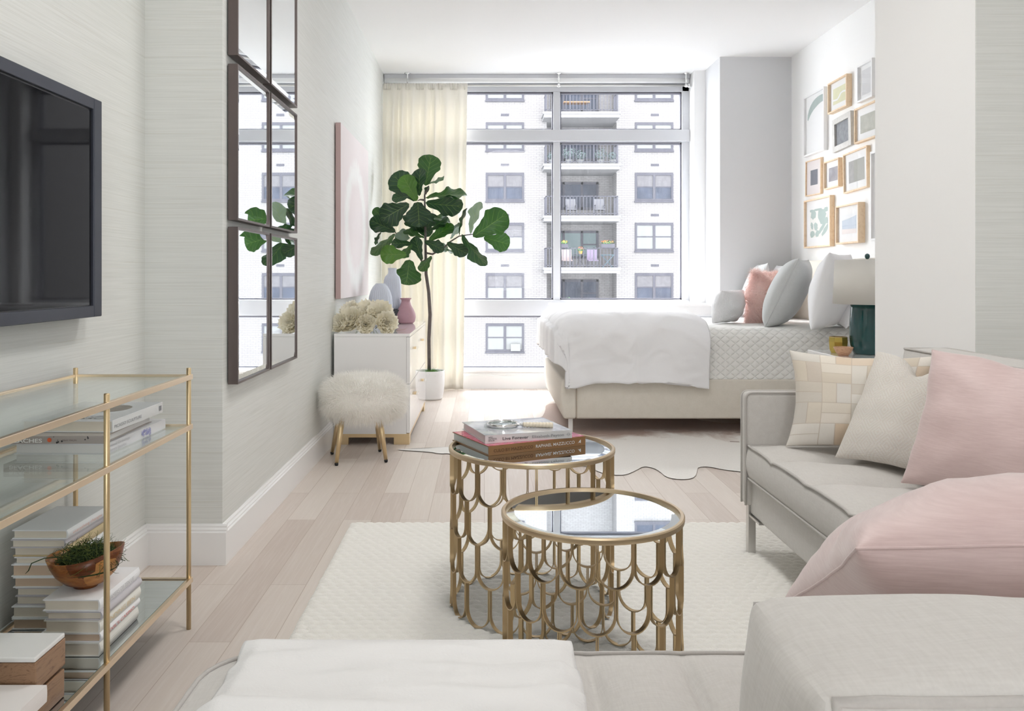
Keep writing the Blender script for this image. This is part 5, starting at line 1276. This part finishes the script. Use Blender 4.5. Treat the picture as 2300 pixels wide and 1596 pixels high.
for (x,y) in ((.995,3.075),(.995,2.2),(1.76,3.07),(-.41,1.32),(-.41,.60)):
    z0=zr_ if (y<3.45) else 0
    if x<-.4: z0=zr_
    link('leg',MB().box((x-.014,y-.014,z0-.001),(x+.014,y+.014,.197 if y>3 else .161)),M['steel'],so,bevel=.0015)
link('metal_base_rail',MB().box((.984,2.95,.155),(1.006,3.09,.163)),M['steel'],so)
# big boxed back cushion in the foreground
def boxcush(x0,x1,y0,y1,z0,z1):
    m=MB(); n=44
    cx_,cy_,cz=(x0+x1)/2,(y0+y1)/2,(z0+z1)/2; a,b,c=(x1-x0)/2,(y1-y0)/2,(z1-z0)/2
    def face(ax,s):
        def f(u,v):
            p=[0,0,0]; o1,o2=[k for k in range(3) if k!=ax]; p[ax]=s; p[o1]=(2*u-1); p[o2]=(2*v-1)
            q=V((p[0]*a,p[1]*b,p[2]*c)); r=.012
            inner=V((max(-a+r,min(a-r,q.x)),max(-b+r,min(b-r,q.y)),max(-c+r,min(c-r,q.z)))); dd=q-inner
            if dd.length>1e-6: q=inner+dd.normalized()*r
            bul=(1-p[o1]**4)*(1-p[o2]**4)
            amt={0:.022,1:.045,2:.020}[ax]; q2=V(q); q2[ax]+=s*amt*bul
            w_=noise.noise(V((q.x*7,q.y*7,q.z*7)))*.009+noise.noise(V((q.x*17,q.y*17,q.z*17)))*.0025
            q2+=V((0,0,1))*w_*.6+V((1,0,0))*w_*.5
            return q2+V((cx_,cy_,cz))
        return f
    for ax in (0,1,2):
        for s in (1,-1):
            g=MB().grid(face(ax,s),n,n if ax!=1 else n)
            if (s==1 and ax!=1) or (s==-1 and ax==1): pass
            else: g.f=[tuple(reversed(q)) for q in g.f]
            m.add(g.v,g.f)
    def edge(y,s):
        r=.010; P=[]
        for (xx_,zz_) in ([(x0+r+ (x1-x0-2*r)*i/24,z1-r*.6) for i in range(25)]+[(x1-r*.6,z1-r-(z1-z0-2*r)*i/10) for i in range(1,11)]+[(x1-r-(x1-x0-2*r)*i/24,z0+r*.6) for i in range(25)]+[(x0+r*.6,z0+r+(z1-z0-2*r)*i/10) for i in range(1,10)]):
            w_=noise.noise(V(((xx_-cx_)*7,0,(zz_-cz)*7)))*.004; P.append(V((xx_+w_,y,zz_+w_)))
        return P
    return m,edge
m,edge=boxcush(.237,1.02,.575,.748,.436,.756)
fc=thing('sofa_back_cushion','big boxed light grey back cushion in the right foreground','cushion',(.62,.66,.43))
link('cushion_body',m,M['sofa'],fc,smooth=True)
for y_ in (.578,.747): link('piping',MB().tube(edge(y_,1),.0045,6,closed=True),M['sofapipe'],fc,smooth=True)
# ---------------------------------------------------------------- sofa cushions
def P3(px,py,Y): return at(px,py,Y)
def patch():
    t=NT('hide_patchwork'); tc=t.n.new('ShaderNodeTexCoord'); s=t.node('SeparateXYZ'); t.l.new(tc.outputs['UV'],s.inputs[0])
    g=4.5; U=t.math('MULTIPLY',s.outputs[0],g); W=t.math('MULTIPLY',s.outputs[1],g); fu,fw=t.math('FLOOR',U),t.math('FLOOR',W); lu,lw=t.math('FRACT',U),t.math('FRACT',W)
    par=t.math('MODULO',t.math('ADD',t.math('ADD',fu,fw),20),2.0)
    def pick(a,b): return t.math('ADD',t.math('MULTIPLY',a,par),t.math('MULTIPLY',b,t.math('SUBTRACT',1,par)))
    sub=t.math('FLOOR',t.math('MULTIPLY',pick(lu,lw),2)); cb=t.node('CombineXYZ'); t.l.new(fu,cb.inputs[0]); t.l.new(fw,cb.inputs[1]); t.l.new(sub,cb.inputs[2])
    wn=t.node('TexWhiteNoise',Vector=cb.outputs[0]); wn.noise_dimensions='3D'
    e1=t.math('ABSOLUTE',t.math('SUBTRACT',t.math('FRACT',t.math('MULTIPLY',pick(lu,lw),2)),.5)); e2=t.math('ABSOLUTE',t.math('SUBTRACT',pick(lw,lu),.5))
    seam=t.math('MAXIMUM',t.math('GREATER_THAN',e1,.465),t.math('GREATER_THAN',e2,.483))
    col=t.ramp(wn.outputs['Value'],[(0,(.76,.71,.63,1)),(.25,(.62,.55,.45,1)),(.45,(.60,.58,.55,1)),(.62,(.76,.73,.68,1)),(.80,(.66,.52,.38,1)),(.92,(.52,.50,.47,1)),(1,(.78,.74,.66,1))])
    n=t.noise(t.coord((30,30,8)),6,4); col=t.mix(t.math('MULTIPLY',n,.22),col,(.62,.54,.45,1)); col=t.mix(t.math('MULTIPLY',seam,.6),col,(.50,.42,.34,1))
    h=t.math('SUBTRACT',t.math('MULTIPLY',n,.3),seam); return t.done(t.pr(col,.6,0,t.bump(h,.5,.003),Sheen_Weight=.2))
def woven():
    t=NT('cream_diamond_weave'); tc=t.n.new('ShaderNodeTexCoord'); s=t.node('SeparateXYZ'); t.l.new(tc.outputs['UV'],s.inputs[0])
    u=t.math('MULTIPLY',s.outputs[0],10); v=t.math('MULTIPLY',s.outputs[1],10)
    a=t.math('ABSOLUTE',t.math('SUBTRACT',t.math('FRACT',t.math('MULTIPLY',u,.5)),.5)); b=t.math('ABSOLUTE',t.math('SUBTRACT',t.math('FRACT',t.math('MULTIPLY',v,.5)),.5))
    d=t.math('FRACT',t.math('MULTIPLY',t.math('ADD',a,b),6)); zz=t.math('ABSOLUTE',t.math('SINE',t.math('MULTIPLY',t.math('ADD',s.outputs[0],0),260))); z2=t.math('ABSOLUTE',t.math('SINE',t.math('MULTIPLY',s.outputs[1],300)))
    h=t.math('ADD',t.math('MULTIPLY',d,.6),t.math('MULTIPLY',zz,z2)); n=t.noise(t.coord(),160,2)
    c=t.mix(t.math('MULTIPLY',d,.55),(.81,.77,.71,1),(.66,.56,.47,1)); c=t.mix(t.math('MULTIPLY',n,.35),c,(.66,.68,.70,1))
    return t.done(t.pr(c,.8,0,t.bump(h,.6,.0025),Sheen_Weight=.2))
zc_=.440
pillow('patchwork_cushion','cream hide patchwork cushion leaning in the far corner of the sofa','cushion',(1.075,2.94,zc_),(1.50,2.72,zc_),(1.165,3.0,.776),.15,patch(),None,c=.12,seed=11,wr=.006,pw=.42)
pillow('woven_cushion','cream woven diamond-pattern cushion with a chopped top','cushion',(1.175,2.76,zc_),(1.37,2.42,zc_),(1.375,2.86,.785),.15,woven(),None,c=.09,chop=.20,seed=12,wr=.008,pw=.42)
def silk(name):
    t=NT(name); n=t.noise(t.coord((8,8,130)),3,3,.6); n2=t.noise(t.coord((3,3,3)),3,3)
    c=t.mix(t.math('MULTIPLY',n,.95),(.70,.55,.535,1),(.48,.335,.325,1)); c=t.mix(t.math('MULTIPLY',n2,.2),c,(.80,.69,.66,1))
    return t.done(t.pr(c,.5,0,t.bump(n,.25,.001),Sheen_Weight=.5,Sheen_Roughness=.4))
pkm=silk('dusty_pink_slub_silk')
pillow('pink_cushion','large dusty pink silk cushion leaning on the sofa back','cushion',(1.225,2.42,zc_+.002),(1.52,1.98,zc_+.002),(1.385,2.49,.822),.19,pkm,pkm,'pink silk cushions',c=.08,seed=13,wr=.014,pw=.42,chop=.05)
pillow('pink_cushion','pink silk cushion slumped behind the big grey cushion in the foreground','cushion',(.46,1.27,.545),(.94,1.21,.58),(.50,.86,.768),.22,pkm,pkm,'pink silk cushions',c=.05,seed=14,wr=.018,pw=.42)
# ---------------------------------------------------------------- throw blanket
def thf(u,v):
    # v from the far hanging edge, over the front, towards the camera
    x=-.388+.533*u+.015*noise.noise(V((v*3,0,2)))-.03*v*(1-u)
    Lt=.12+.05*PI/2+.80; t=v*Lt
    if t<.12: y=fy1+.020; z=.448-.05-(.12-t)
    elif t<.12+.05*PI/2: a=(t-.12)/.05; y=fy1+.020-.05+.05*math.cos(a); z=.398+.05*math.sin(a)
    else: y=fy1-.03-(t-.12-.05*PI/2); z=.448
    k=max(0,min(1,(fy1-y)/.05))
    ph=y*62+1.6*noise.noise(V((x*2.2,y*5,0)))+x*1.6
    z+=k*(.003*math.sin(ph)+.003*math.sin(ph*.53+1.7)+.017*noise.noise(V((x*3.2,y*19,4)))+.007*noise.noise(V((x*7,y*34,4))))
    e=min(u,1-u)*.585
    if e<.03: z-= (.03-e)*.6*k
    return (x,y,z)
th=thing('throw_blanket','soft white fleece throw laid over the left end of the sofa seat','blanket',(-.12,1.2,.43)); link('fleece',MB().grid(thf,90,150),M['throw'],th,smooth=True,solid=.008)
# ---------------------------------------------------------------- light and camera
sc_=bpy.context.scene
wd=bpy.data.worlds.new('sky'); sc_.world=wd; wd.use_nodes=True; nt=wd.node_tree; bg=nt.nodes['Background']; bg.inputs[0].default_value=(.93,.965,1.0,1); bg.inputs[1].default_value=6.0
def em(name,c,s):
    t=NT(name); e=t.node('Emission',Color=c,Strength=s); return t.done(e.outputs[0])
fillm=em('fill_glow',(1,.985,.965,1),11.5)
for x_,y_,lab in ((.35,1.75,'added round fill lamp on the ceiling over the sofa corner'),(.35,3.35,'added round fill lamp on the ceiling over the nesting tables')):  # lamps added out of view to brighten the rug and near floor
    t=thing('added_fill_lamp',lab,'lamp',(x_,y_,ZC-.06),'added ceiling fill lamps')
    link('housing',MB().lathe([(.31,.0),(.32,.005),(.32,.0595),(0,.0595),(0,.04),(.30,.04),(.30,.0)],(x_,y_,ZC-.06),48,closed=True),M['whitematte'],t)
    link('diffuser',MB().lathe([(0,.004),(.298,.004)],(x_,y_,ZC-.06),48,cap=False),fillm,t)
def portal(loc,rot,sx,sy):
    l=bpy.data.lights.new('portal','AREA'); l.shape='RECTANGLE'; l.size=sx; l.size_y=sy; l.cycles.is_portal=True
    o=bpy.data.objects.new('portal',l); C.objects.link(o); o.location=loc; o.rotation_euler=rot
portal((.5,YG+.1,1.5),(math.radians(-90),0,0),2.95,2.85)
portal((.675,YB-.13,1.05),(math.radians(90),0,0),.85,2.1)
def sun(rot,st,ang,col):
    l=bpy.data.lights.new('sun','SUN'); l.energy=st; l.angle=math.radians(ang); l.color=col; o=bpy.data.objects.new('sun',l); C.objects.link(o); o.rotation_euler=rot
sun((math.radians(-46),0,math.radians(24)),5.0,55,(1,.985,.965))
cam=bpy.data.cameras.new('camera'); co_=bpy.data.objects.new('camera',cam); C.objects.link(co_); co_.location=(0,0,H); co_.rotation_euler=(math.radians(90),0,0)
cam.sensor_width=36; cam.lens=36*F/2300; cam.shift_x=(1150-CX)/2300; cam.shift_y=-(798-CY)/2300; cam.clip_end=300; cam.clip_start=.02
sc_.camera=co_
sc_.view_settings.view_transform='Standard'; sc_.view_settings.look='None'; sc_.view_settings.gamma=1; sc_.view_settings.use_curve_mapping=False; sc_.view_settings.exposure=.90
cy=sc_.cycles; cy.use_denoising=True; cy.max_bounces=14; cy.diffuse_bounces=12; cy.glossy_bounces=6; cy.transparent_max_bounces=24; cy.transmission_bounces=8; cy.sample_clamp_indirect=10; cy.caustics_reflective=False; cy.caustics_refractive=False
